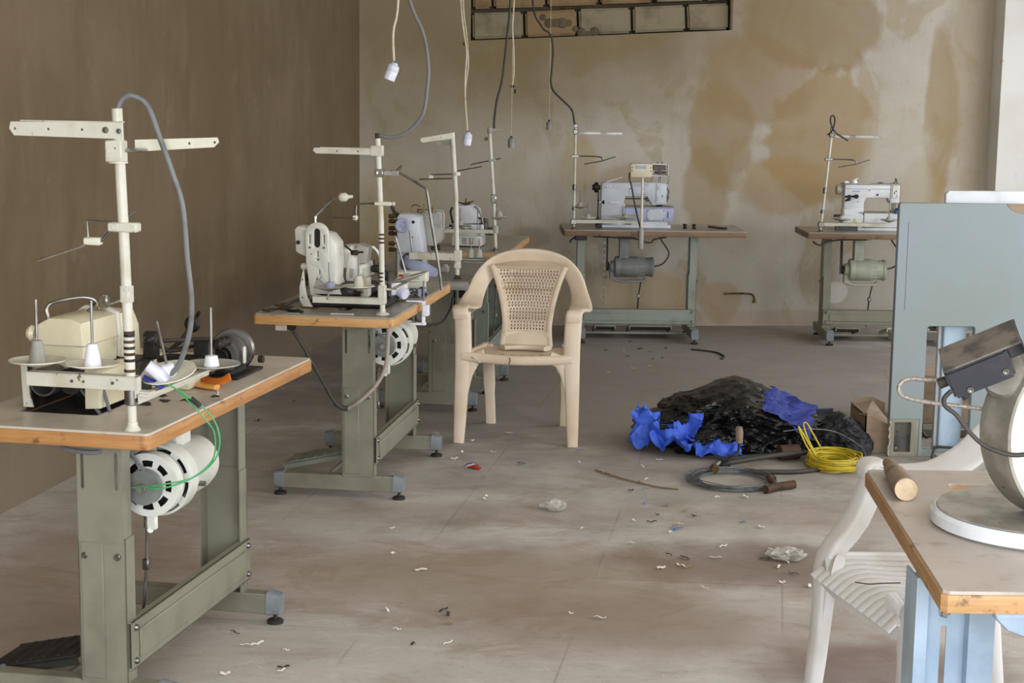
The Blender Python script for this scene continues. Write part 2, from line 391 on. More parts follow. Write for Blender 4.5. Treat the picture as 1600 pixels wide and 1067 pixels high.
XZ = lambda y: ((0, y, 0), (1, 0, 0), (0, 0, 1), (0, 1, 0))       # u->x v->z thickness +y
YZ = lambda x: ((x, 0, 0), (0, 1, 0), (0, 0, 1), (1, 0, 0))       # u->y v->z thickness +x
XY = lambda z: ((0, 0, z), (1, 0, 0), (0, 1, 0), (0, 0, 1))       # u->x v->y thickness +z

class Tf:
    """a table's own frame: x along its length, y across it away from the back beam"""
    def __init__(s, o, rzdeg): s.o = Vector((o[0], o[1], 0)); s.rz = math.radians(rzdeg)
    def w(s, p): return s.o + Matrix.Rotation(s.rz, 3, 'Z') @ Vector(p)
    def inv(s, p): return Matrix.Rotation(-s.rz, 3, 'Z') @ (Vector(p)-s.o)
ID = Tf((0, 0), 0)
T1, T2, T3, T4 = Tf((-1.0, 4.40), 78.33), Tf((-.625, 6.585), 82.02), Tf((-.417, 8.194), 82.95), Tf((-.233, 9.382), 83.53)
TA, TB = Tf((.912, 10.70), 1.0), Tf((2.505, 10.72), -1.0)

class Thing:
    def __init__(s, T, name, base, label, cat, group=None, rz=0):
        s.T = T; s.off = Vector(base); s.o = bpy.data.objects.new(name, None); COL.objects.link(s.o)
        s.o.empty_display_size = .05; s.o.location = T.w(base); s.o.rotation_euler = (0, 0, T.rz+rz)
        s.o['label'] = label; s.o['category'] = cat
        if group: s.o['group'] = group
        s.rz = rz
    def p(s, name, mb, m, parent=None, label=None, smooth=40):
        return mb.build(name, m, parent or s.o, s.off, label, smooth)
def single(T, name, base, label, cat, mb, m, group=None, smooth=40):
    o = mb.build(name, m, None, base, label, smooth)
    o.location = T.w(base); o.rotation_euler = (0, 0, T.rz); o['category'] = cat
    if group: o['group'] = group
    return o
def struct(o): o['kind'] = 'structure'; return o

# ================================================================ room
# walls: left wall runs (.16,.987); back wall runs (.9965,.085)
CX, CY = -1.057, 11.11
def wall_obj(name, mb, m, loc, rz):
    o = mb.build(name, m, None, (0, 0, 0), smooth=0); o.location = loc; o.rotation_euler = (0, 0, rz); return struct(o)
RB = math.atan2(.085, .9965); RL = math.atan2(.987, .16)
sl = lambda X: 1.951+.0555*(X-.752)
mb = MB().plate([(-.1, 0), (5.6, 0), (5.6, 2.9), (-.1, 2.9)], [[(.752, sl(.752)), (2.553, sl(2.553)), (2.553, 2.78), (.752, 2.74)]], .2, XZ(0))
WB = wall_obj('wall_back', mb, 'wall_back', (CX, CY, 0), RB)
mb = MB().plate([(-.05+.8, 1.9), (2.555, 1.9), (2.555, 2.85), (.75, 2.85)], [], .06, XZ(.205))
mb.build('mortar_bed', 'mortar', WB, smooth=0)
rows = [(0, .19, [.76, 1.123, 1.493, 1.866, 2.243, 2.545]), (.2, .40, [.76, .902, 1.268, 1.635, 2.01, 2.37, 2.545]),
        (.41, .60, [.76, 1.1, 1.47, 1.85, 2.22, 2.545]), (.61, .76, [.76, .93, 1.3, 1.66, 2.03, 2.4, 2.545])]
for ri, (a, b, xs) in enumerate(rows):
    for i in range(len(xs)-1):
        x0, x1 = xs[i]+.008, xs[i+1]-.008; base = sl((x0+x1)/2)
        j = random.uniform(-.012, .012)
        k = MB().box(x0, x1, .07+j, .215, base+a+.012, base+b-.005, .014, rot=(0, -.05, 0), seg=2)
        for vt in k.bm.verts: vt.co += noise.noise_vector(vt.co*9)*.006
        k.build('block', 'block2' if (ri == 1 and i in (1, 2, 3)) or random.random() < .15 else 'block', WB, smooth=0)
# a run-out of mortar with a wire stub
mb = MB()
for k in range(9):
    r = random.uniform(.02, .045); mb.lathe((1.25+k*.045, .075, sl(1.25)+.12-k*.011+random.uniform(-.02, .03)), [(0, -r*.5), (r, -r*.3), (r*.8, r*.3), (0, r*.5)], (0, -1, 0), 9)
mb.build('mortar_smear', 'mortar', WB)
mb = MB().box(-.35, 12.4, 0, .2, 0, 2.9)          # left wall in its own frame: x along
wall_obj('wall_left', mb, 'wall_left', (-3.02, -1.0, 0), RL)
# floor, ceiling
mb = MB()._add([(-3.6, -1.6, 0), (5.2, -1.6, 0), (5.2, 12.2, 0), (-3.6, 12.2, 0), (-3.6, -1.6, -.1), (5.2, -1.6, -.1), (5.2, 12.2, -.1), (-3.6, 12.2, -.1)],
               [(0, 1, 2, 3), (7, 6, 5, 4), (0, 4, 5, 1), (1, 5, 6, 2), (2, 6, 7, 3), (3, 7, 4, 0)])
struct(mb.build('floor', 'floor', smooth=0))
mb = MB().box(-3.6, 5.2, -1.6, 12.2, 2.9, 3.05); struct(mb.build('ceiling', 'ceiling', smooth=0))
# right wall with wide window opening and a nearer one added for fill light, front wall with wide shutter opening (both outside the frame)
mb = MB().plate([(-1.5, 0), (12.2, 0), (12.2, 2.9), (-1.5, 2.9)], [[(7.1, .85), (10.7, .85), (10.7, 2.35), (7.1, 2.35)], [(2.2, .85), (5.6, .85), (5.6, 2.35), (2.2, 2.35)]], .2, YZ(4.62))
struct(mb.build('wall_right', 'plain', smooth=0))
mb = MB().plate([(-3.5, 0), (4.8, 0), (4.8, 2.9), (-3.5, 2.9)], [[(-1.8, .02), (3.6, .02), (3.6, 2.75), (-1.8, 2.75)]], .2, XZ(-1.6))
struct(mb.build('wall_front', 'plain', smooth=0))
mb = MB().box(4.405, 5.0, -.18, .1, 0, 2.9)
wall_obj('trim_1', mb, 'pilaster', (CX, CY, 0), RB)

# ================================================================ work tables
def work_table(T, L, Wd, h, xn, xf, label, top='lam1', edge='edge1', metal='sage', bz=(.13, .245), hole=None, pedals=((-.1, .12, 'rubber'),), extra=None, footy=(-.26, .26), coly=(-.14, -.02), fz=.03, taper=0, thick=.04, beam=True, pz=0, py=0, group='sewing work tables'):
    t = Thing(T, 'work_table', (0, 0, 0), label, 'table', group)
    x0, x1, y0, y1 = -L/2, L/2, -Wd/2, Wd/2
    holes = [rr(*q, .012, 3) for q in (hole or [])]
    t.p('tabletop', MB().plate(rr(x0+.004, x1-.004, y0+.004, y1-.004, .012, 3), holes, .006, XY(h-.006)), top)
    t.p('edge_band', MB().plate(rr(x0, x1, y0, y1, .015, 3), holes, thick-.006, XY(h-thick), bev=.002), edge)
    t.p('under_frame', MB().box(xn-.03, xf+.03, coly[0], coly[1]+.06, h-thick-.014, h-thick), metal)
    for side, x in ((-1, xn), (1, xf)):
        ya, yb = coly
        col = MB(); zt = h-thick-.014; zs = h-.30
        # lower channel: outer face plate plus two flanges
        xo = x-.025*1 if side < 0 else x+.025
        d = 1 if side < 0 else -1
        col.box(min(xo, xo+d*.004), max(xo, xo+d*.004), ya-.004-taper, yb+.004+taper, .09, zs)
        for yy in (ya-.004-taper, yb+taper): col.box(min(xo, xo+d*.052), max(xo, xo+d*.052), yy, yy+.004, .09, zs)
        # raised centre rib of the pressed channel
        col.box(min(xo, xo-d*.004), max(xo, xo-d*.004), ya+.055, yb-.006, .10, zs-.01, .0015)
        leg = t.p('leg', col, metal)
        up = MB().plate(rr(ya, yb, zs-.01, zt, .002, 1), [rr(ya+.010, ya+.019, zt-.12, zt-.025, .0045, 3), rr(yb-.019, yb-.010, zt-.12, zt-.025, .0045, 3)], .004, YZ(xo-.003 if side < 0 else xo-.001))
        for yy in (ya, yb-.004): up.box(min(xo, xo+d*.046), max(xo, xo+d*.046), yy, yy+.004, zs-.01, zt)
        t.p('sleeve', up, metal, leg)
        bl = MB()
        for yy in (ya+.016, yb-.016): bl.lathe((xo-d*.001, yy, zs-.045), [(.009, 0), (.009, .004), (.006, .005), (.006, .010), (0, .010)], (-d, 0, 0), 8)
        t.p('bolt', bl, 'steel', leg)
        ft = MB().box(x-.022, x+.022, footy[0]+.02, footy[1]-.02, fz, .092, .003)
        foot = t.p('foot_bar', ft, metal, leg)
        for yy, s2 in ((footy[0], 1), (footy[1], -1)):
            c = MB().sweep([(x, yy+s2*.04, fz+.033), (x, yy, fz+.031)], [.027, .024], [.036, .030], (1, 0, 0), 12, .35)
            t.p('foot_cap', c, 'greypl', leg)
            t.p('levelling_pad', MB().lathe((x, yy+s2*.02, 0), [(.025, 0), (.025, .008), (.02, .012), (.006, .014), (.006, fz+.01), (0, fz+.01)], n=14), 'rubber', leg)
    if beam:
        yb0 = coly[0]-.012
        bm_ = MB().box(xn-.02, xf+.02, yb0-.003, yb0, bz[0], bz[1])
        bm_.box(xn-.02, xf+.02, yb0-.003, yb0+.018, bz[1]-.004, bz[1]); bm_.box(xn-.02, xf+.02, yb0-.003, yb0+.018, bz[0], bz[0]+.004)
        bm_.box(xn+.02, xf-.02, yb0-.008, yb0-.003, bz[0]+.022, bz[1]-.028, .003)
        be = t.p('beam', bm_, metal)
        for xx in (xn, xf):
            for zz in (bz[0]+.02, bz[1]-.018):
                t.p('bolt', MB().lathe((xx, yb0-.003, zz), [(.009, 0), (.009, .004), (.006, .009), (0, .009)], (0, -1, 0), 8), 'steel', be)
    # low cross rod carrying the treadles
    t.p('treadle_rod', MB().tube([(xn, .06+py, .07+pz), (xf, .06+py, .07+pz)], .008), metal)
    for (px, pw, pm) in pedals:
        pd = MB().box(px-pw/2, px+pw/2, .03+py, .30+py, .085+pz, .097+pz, .003, rot=(-.22, 0, 0))
        pd.box(px-pw/2, px-pw/2+.006, .03+py, .30+py, .07+pz, .097+pz, rot=(-.22, 0, 0)); pd.box(px+pw/2-.006, px+pw/2, .03+py, .30+py, .07+pz, .097+pz, rot=(-.22, 0, 0))
        q = t.p('treadle', pd, pm)
        for k in range(6):
            dy = (.05+k*.04-.165); yc, zc = .165+py+dy*math.cos(.22), .0975+pz-dy*math.sin(.22)
            t.p('tread_rib', MB().box(px-pw/2+.012, px+pw/2-.012, yc-.003, yc+.003, zc-.001, zc+.004, rot=(-.22, 0, 0)), pm, q)
    return t

tb1 = work_table(T1, 1.2, .54, .764, -.45, .33, 'nearest table on the left, beige top with a thick chipped orange plywood edge', 'lam1', 'edge1', 'sage',
    (.125, .25), hole=[(-.42, -.05, -.05, .175)], pedals=((-.30, .20, 'rubber'),))
tb2 = work_table(T2, 1.195, .54, .752, -.35, .44, 'second table from the front on the left, dusty grey top with a honey plywood edge', 'lam2', 'edge2', 'sage',
    (.14, .25), hole=[(-.42, -.05, -.06, .15)], pedals=((-.02, .17, 'sage_dark'),))
tb3 = work_table(T3, 1.05, .54, .70, -.12, .38, 'dark grey topped table just behind the one with the red and green switch box', 'lam3', 'lam3', 'sage',
    (.13, .22), coly=(-.16, -.03), taper=.012, pedals=())
tb4 = work_table(T4, 1.15, .54, .735, -.40, .35, 'farthest table of the left row, grey top with bright orange front edge', 'lam2', 'edge2', 'sage_dark',
    (.13, .22), pedals=())
tbA = work_table(TA, 1.19, .54, .735, -.465, .27, 'middle table against the back wall with a brown weathered edge and a sage green stand', 'lam2', 'edge3', 'sage_dark',
    (.105, .205), hole=None, pedals=((-.30, .14, 'sage_dark'), (.0, .28, 'sage')), coly=(-.10, .02), footy=(-.30, .24), pz=-.03, py=-.13)
tbB = work_table(TB, 1.2, .54, .735, -.43, .33, 'right table against the back wall, partly hidden by the upright mint panel', 'lam2', 'edge3', 'sage',
    (.115, .215), pedals=((-.28, .16, 'sage'), (.12, .28, 'white_paint')), coly=(-.10, .02), footy=(-.30, .24), pz=-.03, py=-.13)

# ================================================================ thread stands
def spool(t, par, c, r, m='disc', spike=.12, cone='white_pl', conic=True, tilt=(0, 0, 1), ch=.045):
    C = Vector(c); A = Vector(tilt).normalized()
    prof = [(.006, -.012), (.012, -.008), (r*.35, -.006), (r, .006), (r, .009), (r*.35, -.001), (.012, 0)]
    d = t.p('spool_disc', MB().lathe(C, prof, A, 32), m, par)
    t.p('spool_cone', MB().lathe(C, [(.021, 0), (.018, ch*.5), (.012, ch), (.004, ch+.002)] if conic else [(.019, 0), (.021, .002), (.016, ch*.8), (.010, ch*.85)], A, 14), cone, par)
    t.p('spool_pin', MB().cyl(C, C+A*(ch+spike), .0035, n=8), 'steel', par)
def clamp(t, par, x, y, z, w=.02, h=.03, m='white_paint'):
    c = MB().box(x-.018, x+.018, y-w, y+w, z-h/2, z+h/2, .003)
    c.lathe((x-.018, y+w*.5, z), [(.006, 0), (.006, .004), (0, .005)], (-1, 0, 0), 8)
    q = t.p('clamp', c, m, par)
def arm(t, par, x, y0, y1, z, h=.03, m='white_paint', z1=None, dx=0, nh=3, name='thread_arm'):
    """flat slotted arm running across (y)"""
    z1 = z if z1 is None else z1; s = 1 if y1 > y0 else -1; l = abs(y1-y0)
    out = [(0, -h/2), (l-.012, -h/2*.8), (l, 0), (l-.004, h/2*.8), (0, h/2)]
    hs = [circ(l*(.35+.3*k), 0, .0035, 8) for k in range(nh)] if nh else []
    e = Vector((dx, y1-y0, z1-z)).normalized()
    nrm = Vector((1, 0, 0)) if abs(e.y) > .5 else Vector((0, 1, 0))
    b = MB().plate(out, hs, .003, ((x, y0, z), e, (0, 0, 1), nrm))
    b.box(x, x+.018, min(y0, y0+s*.9*l), max(y0, y0+s*.9*l), z+h/2-.002, z+h/2) if abs(z1-z) < 1e-4 and dx == 0 else None
    return t.p(name, b, m, par)
def rod(t, par, pts, r=.004, m='steel', name='guide_rod'):
    return t.p(name, MB().tube(pts, r, 8), m, par)

# --- stand 1
x, y, h = -.561, -.211, .764
s1 = Thing(T1, 'thread_stand', (x, y, h), 'tall white thread stand on the near corner of the nearest left table', 'thread stand', 'thread stands')
yt = -.189
pl = s1.p('pole', MB().tube([(x, y, h), (x, y+.004, .95), (x, y+.012, 1.25), (x, yt, 1.527)], [.0105, .0125, .0125, .0125], 16), 'white_paint')
s1.p('pole_foot', MB().lathe((x, y, h), [(.02, 0), (.019, .003), (.0125, .012), (.0125, .02)], n=16), 'white_paint')
for zz in (.845,): s1.p('lower_clamp', MB().lathe((x, y, zz-.02), [(.014, 0), (.018, .003), (.018, .037), (.014, .04)], n=14), 'steel')
for k, zz in enumerate((.905, .93, .945, .96, .975, .99, .997)): s1.p('thread_band', MB().lathe((x, y+.004, zz), [(.0132, 0), (.0135, .002), (.0135, .005), (.0132, .007)], n=14), 'dark' if k % 2 else 'rust')
s1.p('joint_sleeve', MB().box(x-.015, x+.015, y-.006, y+.020, 1.067, 1.118, .006, seg=2).lathe((x-.015, y+.0, 1.08), [(.005, 0), (.005, .005), (0, .006)], (-1, 0, 0), 8).lathe((x-.015, y, 1.105), [(.005, 0), (.005, .005), (0, .006)], (-1, 0, 0), 8), 'white_paint')
clamp(s1, pl, x, yt+.004, 1.428, .021, .052)
s1.p('collar', MB().lathe((x, yt, 1.40), [(.023, 0), (.023, .004), (.013, .006)], n=18), 'white_paint')
arm(s1, None, x-.016, yt-.018, .078, 1.477, .04)
s1.p('arm_screw', MB().lathe((x-.016, yt+.022, 1.477), [(.008, 0), (.007, .004), (0, .005)], (-1, 0, 0), 10).lathe((x-.016, yt-.012, 1.475), [(.006, 0), (.006, .004), (0, .005)], (-1, 0, 0), 10), 'steel')
arm(s1, None, x+.05, yt-.02, -.42, 1.440, .028, 'disc', z1=1.452)
s1.p('arm_bracket', MB().tube([(x, yt-.01, 1.43), (x+.05, yt-.05, 1.43)], .005), 'chrome')
s1.p('cross_clamp', MB().box(x-.018, x+.012, y-.028, y+.045, 1.240, 1.262, .003).lathe((x-.018, y+.026, 1.251), [(.006, 0), (.006, .005), (0, .005)], (-1, 0, 0), 8), 'white_paint')
rod(s1, None, [(x+.012, y-.012, 1.287), (x+.012, y+.035, 1.255), (x+.012, y+.075, 1.215), (x+.012, y+.09, 1.213)])
rod(s1, None, [(x+.02, y+.03, 1.259), (x+.02, y+.115, 1.262), (x+.02, y+.112, 1.21)], .003)
s1.p('rod_clamp', MB().box(x, x+.022, y+.075, y+.117, 1.205, 1.223, .003), 'disc')
rod(s1, None, [(x+.005, y+.105, 1.21), (x+.0, y+.12, 1.202), (x-.01, y+.232, 1.165)], .003, 'chrome')
bar = MB().box(x-.016, x-.012, y-.018, .055, .862, .896, .001).box(x-.016, x+.014, y-.018, .055, .893, .896).box(x-.016, x+.014, y-.018, y-.014, .845, .896)
s1.p('spool_bar', bar, 'white_paint')
s1.p('bar_screw', MB().lathe((x-.016, -.17, .879), [(.004, 0), (.004, .003), (0, .003)], (-1, 0, 0), 8).lathe((x-.016, -.065, .879), [(.004, 0), (.004, .003), (0, .003)], (-1, 0, 0), 8).lathe((x-.016, -.095, .879), [(.003, 0), (.003, .003), (0, .003)], (-1, 0, 0), 8), 'steel')
s1.p('spool_bar', MB().box(-.58, -.15, -.262, -.236, .850, .856).box(-.58, -.15, -.238, -.235, .832, .856), 'white_paint')
s1.p('bar_link', MB().box(x-.01, x+.02, -.262, y-.01, .853, .86), 'white_paint')
spool(s1, None, (x+.004, .034, .915), .068, 'disc', .10, 'disc_grey', ch=.055)
spool(s1, None, (x+.004, -.110, .913), .064, 'disc', .105, 'white_pl', ch=.055)
spool(s1, None, (-.46, -.262, .884), .068, 'disc', .11, 'white_pl', False, tilt=(-.30, .08, 1), ch=.035)
spool(s1, None, (-.19, -.262, .862), .075, 'disc_clear', .12, 'white_pl', False, ch=.035)

# --- stand 2
x, y, h = -.507, -.208, .752
s2 = Thing(T2, 'thread_stand', (x, y, h), 'white thread stand with one long flat arm, on the table beside the tall ivory machine', 'thread stand', 'thread stands')
pl = s2.p('pole', MB().tube([(x, y, h), (x, y+.006, 1.1), (x, y+.02, 1.41)], .0105, 14), 'white_paint')
s2.p('pole_foot', MB().lathe((x, y, h), [(.028, 0), (.026, .003), (.0115, .010), (.0115, .02)], n=16), 'white_paint')
s2.p('cable_plug', MB().tube([(x, y+.02, 1.385), (x, y+.021, 1.43)], [.008, .009], 10), 'rubber')
arm(s2, None, x-.014, y, .055, 1.362, .026, nh=2)
s2.p('arm_clamp', MB().box(x-.016, x+.014, y-.002, y+.045, 1.345, 1.385, .003), 'white_paint')
clamp(s2, None, x, y+.012, 1.283, .016, .03, 'chrome')
s2.p('lamp_bracket', MB().box(x-.004, x+.02, y-.06, y-.002, 1.272, 1.292, .004), 'disc_grey')
rod(s2, None, cr([(x+.0, y-.03, 1.29), (x+.01, y-.06, 1.285), (x+.01, y-.15, 1.235), (x+.01, y-.165, 1.215), (x+.01, y-.18, 1.12), (x+.0, y-.215, .93), (x, y-.225, .85)], 3), .005, 'steel', 'bent_arm')
rod(s2, None, [(x+.01, y-.045, 1.283), (x+.01, y-.07, 1.31)], .005)
s2.p('cross_clamp', MB().box(x-.014, x+.012, y-.035, y+.03, 1.162, 1.176, .003).lathe((x, y-.035, 1.169), [(.004, 0), (.008, .004), (.008, .01), (0, .012)], (0, -1, 0), 8), 'disc')
rod(s2, None, cr([(x+.01, y+.03, 1.169), (x+.01, y+.09, 1.165), (x+.01, y+.103, 1.155), (x+.01, y+.105, 1.10)], 3), .0035)
s2.p('rod_clamp', MB().box(x-.002, x+.018, y+.098, y+.116, 1.105, 1.122, .003), 'disc')
rod(s2, None, [(x, y+.105, 1.112), (x, y+.195, 1.112)], .003, 'brass')
s2.p('spool_bar', MB().box(x-.015, x-.011, y-.004, .06, .79, .815, .001).box(x-.015, x+.014, y-.004, .06, .812, .815), 'white_paint')
s2.p('bar_clamp', MB().box(x-.016, x+.014, y-.014, y+.016, .79, .865, .004), 'white_paint')
for zz in (.875, .89, .905, 1.02, 1.035, 1.05): s2.p('thread_band', MB().lathe((x, y+.004, zz), [(.011, 0), (.0118, .002), (.0118, .005), (.011, .007)], n=12), 'rust')
spool(s2, None, (x+.02, .0, .842), .062, 'disc_grey', .07, 'lav', False, tilt=(0, .04, 1), ch=.03)
spool(s2, None, (x+.045, -.105, .845), .062, 'disc', .07, 'disc', ch=.045)
spool(s2, None, (-.30, -.26, .865), .085, 'disc_grey', .15, 'disc_grey', tilt=(0, .28, .96), ch=.02)
s2.p('bar_link', MB().box(-.52, -.28, -.262, -.24, .846, .852).box(-.52, -.505, -.262, -.205, .846, .852), 'white_paint')
# --- stand 3
x, y, h = -.40, -.20, .70
s3 = Thing(T3, 'thread_stand', (x, y, h), 'plain white pole thread stand with a tilted flat arm on the dark grey table', 'thread stand', 'thread stands')
s3.p('pole', MB().tube([(x, y, h), (x, y+.01, 1.1), (x, y+.03, 1.40)], .011, 14), 'white_paint')
s3.p('pole_foot', MB().lathe((x, y, h), [(.02, 0), (.02, .004), (.0115, .01), (.0115, .02)], n=16), 'rust')
arm(s3, None, x-.012, y+.03, y+.185, 1.385, .028, 'disc', z1=1.36, nh=1)
arm(s3, None, x+.02, y+.03, y+.11, 1.35, .016, 'disc_grey', z1=1.345, nh=2)
rod(s3, None, [(x+.01, y-.01, 1.205), (x+.01, y+.13, 1.198), (x+.01, y+.135, 1.185)], .0035)
rod(s3, None, [(x, y+.03, 1.183), (x, y+.19, 1.175)], .003, 'brass')
s3.p('cross_clamp', MB().lathe((x+.0, y+.006, 1.205), [(.016, -.008), (.017, 0), (.016, .008)], (0, 0, 1), 12).box(x, x+.02, y+.125, y+.145, 1.175, 1.195, .003), 'disc')
s3.p('spool_bar', MB().box(x-.014, x-.010, y-.01, y+.235, .79, .825, .001).box(x-.014, x+.014, y-.01, y+.235, .822, .825), 'white_paint')
s3.p('bar_clamp', MB().box(x-.016, x+.016, y-.02, y+.018, .785, .84, .004).lathe((x-.014, y, .765), [(.014, 0), (.014, .006), (0, .007)], (-1, 0, 0), 12), 'white_paint')
s3.p('lower_collar', MB().lathe((x, y, .75), [(.013, 0), (.017, .003), (.017, .034), (.013, .037)], n=14), 'white_paint')
s3.p('spool_pin', MB().cyl((x, y+.222, .825), (x, y+.235, .93), .004), 'steel')
for dy in (-.055, -.095):
    s3.p('spool_cone', MB().lathe((x+.07, y+dy, .80), [(.018, 0), (.013, .03), (.008, .04)], n=12), 'disc_grey'); s3.p('spool_pin', MB().cyl((x+.07, y+dy, .80), (x+.07, y+dy, .89), .003), 'steel')
s3.p('spool_disc', MB().lathe((x+.07, y-.075, .79), [(.01, -.006), (.085, .003), (.085, .006), (.01, .004)], n=28), 'disc_grey')
s3.p('spool_arm', MB().box(x+.055, x+.085, y-.15, y, .775, .783), 'steel')
# --- stand 4
x, y, h = -.47, -.19, .735
s4 = Thing(T4, 'thread_stand', (x, y, h), 'leaning speckled steel thread stand on the orange edged far left table', 'thread stand', 'thread stands')
s4.p('pole', MB().tube([(x, y, h), (x, y+.012, 1.0), (x, y+.04, 1.38)], .0095, 14), 'white_paint')
s4.p('pole_foot', MB().lathe((x, y, h), [(.02, 0), (.02, .004), (.01, .01), (.01, .02)], n=16), 'steel')
s4.p('top_clamp', MB().lathe((x, y+.04, 1.375), [(.01, 0), (.013, .004), (.013, .03), (.008, .035)], n=12).box(x-.003, x+.003, y-.035, y+.04, 1.392, 1.402), 'disc_grey')
rod(s4, None, [(x+.01, y-.02, 1.24), (x+.01, y+.14, 1.205), (x+.01, y+.143, 1.19)], .0035)
rod(s4, None, [(x, y+.08, 1.195), (x, y+.235, 1.165)], .003, 'brass')
s4.p('cross_clamp', MB().box(x-.01, x+.014, y+.005, y+.045, 1.222, 1.237, .003).box(x, x+.018, y+.133, y+.155, 1.18, 1.197, .003), 'disc_grey')
s4.p('sleeve', MB().box(x-.014, x+.014, y-.001, y+.027, .995, 1.045, .004), 'chrome')
s4.p('spool_bar', MB().box(x-.014, x-.010, y-.01, y+.30, .83, .85, .001).box(x-.014, x+.014, y-.01, y+.30, .848, .85), 'white_paint')
s4.p('bar_clamp', MB().lathe((x, y+.003, .83), [(.012, 0), (.017, .003), (.017, .04), (.012, .045)], n=14), 'disc_grey')
s4.p('spool_pin', MB().cyl((x, y+.10, .85), (x, y+.10, .955), .0035), 'steel')
spool(s4, None, (x+.0, y-.02, .915), .045, 'disc_grey', .04, 'disc_grey', tilt=(0, .15, 1), ch=.04)
spool(s4, None, (x+.08, y+.21, .862), .062, 'disc_grey', .07, 'disc_grey', ch=.03)
spool(s4, None, (x+.02, y+.30, .84), .06, 'disc_grey', .08, 'disc', tilt=(0, .2, 1), ch=.035)
# --- stand A
def stand_far(T, x, y, h, label, lean=0., loop=False):
    s = Thing(T, 'thread_stand', (x, y, h), label, 'thread stand', 'thread stands')
    X = lambda z: x+lean*(z-h)
    s.p('pole', MB().tube([(X(h), y, h), (X(1.41), y, 1.41)], .0085, 12), 'white_paint')
    s.p('pole_foot', MB().lathe((x, y, h), [(.02, 0), (.02, .004), (.01, .01), (.01, .02)], n=14), 'steel')
    s.p('top_clamp', MB().box(X(1.36)-.016, X(1.36)+.016, y-.014, y+.014, 1.345, 1.375, .004).box(X(1.4)-.012, X(1.4)+.012, y-.012, y+.012, 1.385, 1.41, .003), 'steel')
    s.p('thread_arm', MB().box(X(1.36)+.02, X(1.36)+.30, y-.014, y-.011, 1.345, 1.361).box(X(1.36)+.02, X(1.36)+.30, y-.014, y+.006, 1.359, 1.361), 'steel')
    rod(s, None, cr([(X(1.2)-.02, y, 1.205), (X(1.2)+.1, y-.01, 1.205), (X(1.2)+.165, y-.01, 1.20), (X(1.2)+.175, y-.01, 1.18)], 3), .0045)
    rod(s, None, [(X(1.2)+.06, y-.015, 1.155), (X(1.2)+.17, y-.015, 1.175), (X(1.2)+.26, y-.015, 1.205)], .0035)
    s.p('cross_clamp', MB().box(X(1.2)-.025, X(1.2)+.025, y-.013, y+.013, 1.195, 1.213, .003), 'steel')
    for zz in (1.0, .985, .855): s.p('collar', MB().lathe((X(zz), y, zz), [(.009, 0), (.014, .003), (.014, .02), (.009, .023)], n=12), 'steel')
    s.p('spool_bar', MB().box(X(.79)-.02, X(.79)+.42, y-.016, y-.012, .775, .797).box(X(.79)-.02, X(.79)+.42, y-.016, y+.01, .795, .797), 'white_paint')
    s.p('bar_clamp', MB().box(X(.79)-.022, X(.79)+.02, y-.018, y+.014, .765, .80, .004), 'steel')
    return s, X
sA, X = stand_far(TA, -.525, -.20, .735, 'thread stand at the left end of the middle back table, under the dark hanging cable')
x, y = -.525, -.20
spool(sA, None, (x+.04, y+.03, .875), .055, 'disc_grey', .08, 'disc_grey', ch=.03)
spool(sA, None, (x+.09, y, .805), .06, 'disc', .07, 'disc_grey', ch=.03)
spool(sA, None, (x+.33, y, .815), .10, 'disc', .0, 'disc_grey', ch=.02)
sB, X = stand_far(TB, -.505, -.20, .735, 'leaning thread stand with a knotted cable loop on top, at the right back table', .075)
x = -.505
spool(sB, None, (x+.13, y, .815), .065, 'disc_grey', .08, 'disc_grey', tilt=(.1, 0, 1), ch=.025)
spool(sB, None, (x+.44, y, .812), .055, 'disc_grey', .22, 'disc_grey', tilt=(.02, 0, 1), ch=.025)
single(TB, 'cable', (x+.05, y, 1.41), 'short black cable knotted in a loop on the right back thread stand', 'cable',
       MB().tube(cr([(X(1.4)-.03, y, 1.36), (X(1.4)-.005, y-.01, 1.385), (X(1.4)+.01, y-.01, 1.43), (X(1.4)+.012, y, 1.47), (X(1.4)-.002, y+.005, 1.485), (X(1.4)-.015, y, 1.465), (X(1.4)-.008, y-.015, 1.42), (X(1.4)+.02, y-.02, 1.375), (X(1.4)+.06, y-.02, 1.35), (X(1.4)+.10, y-.02, 1.325)], 5), .0055), 'cable_dark')

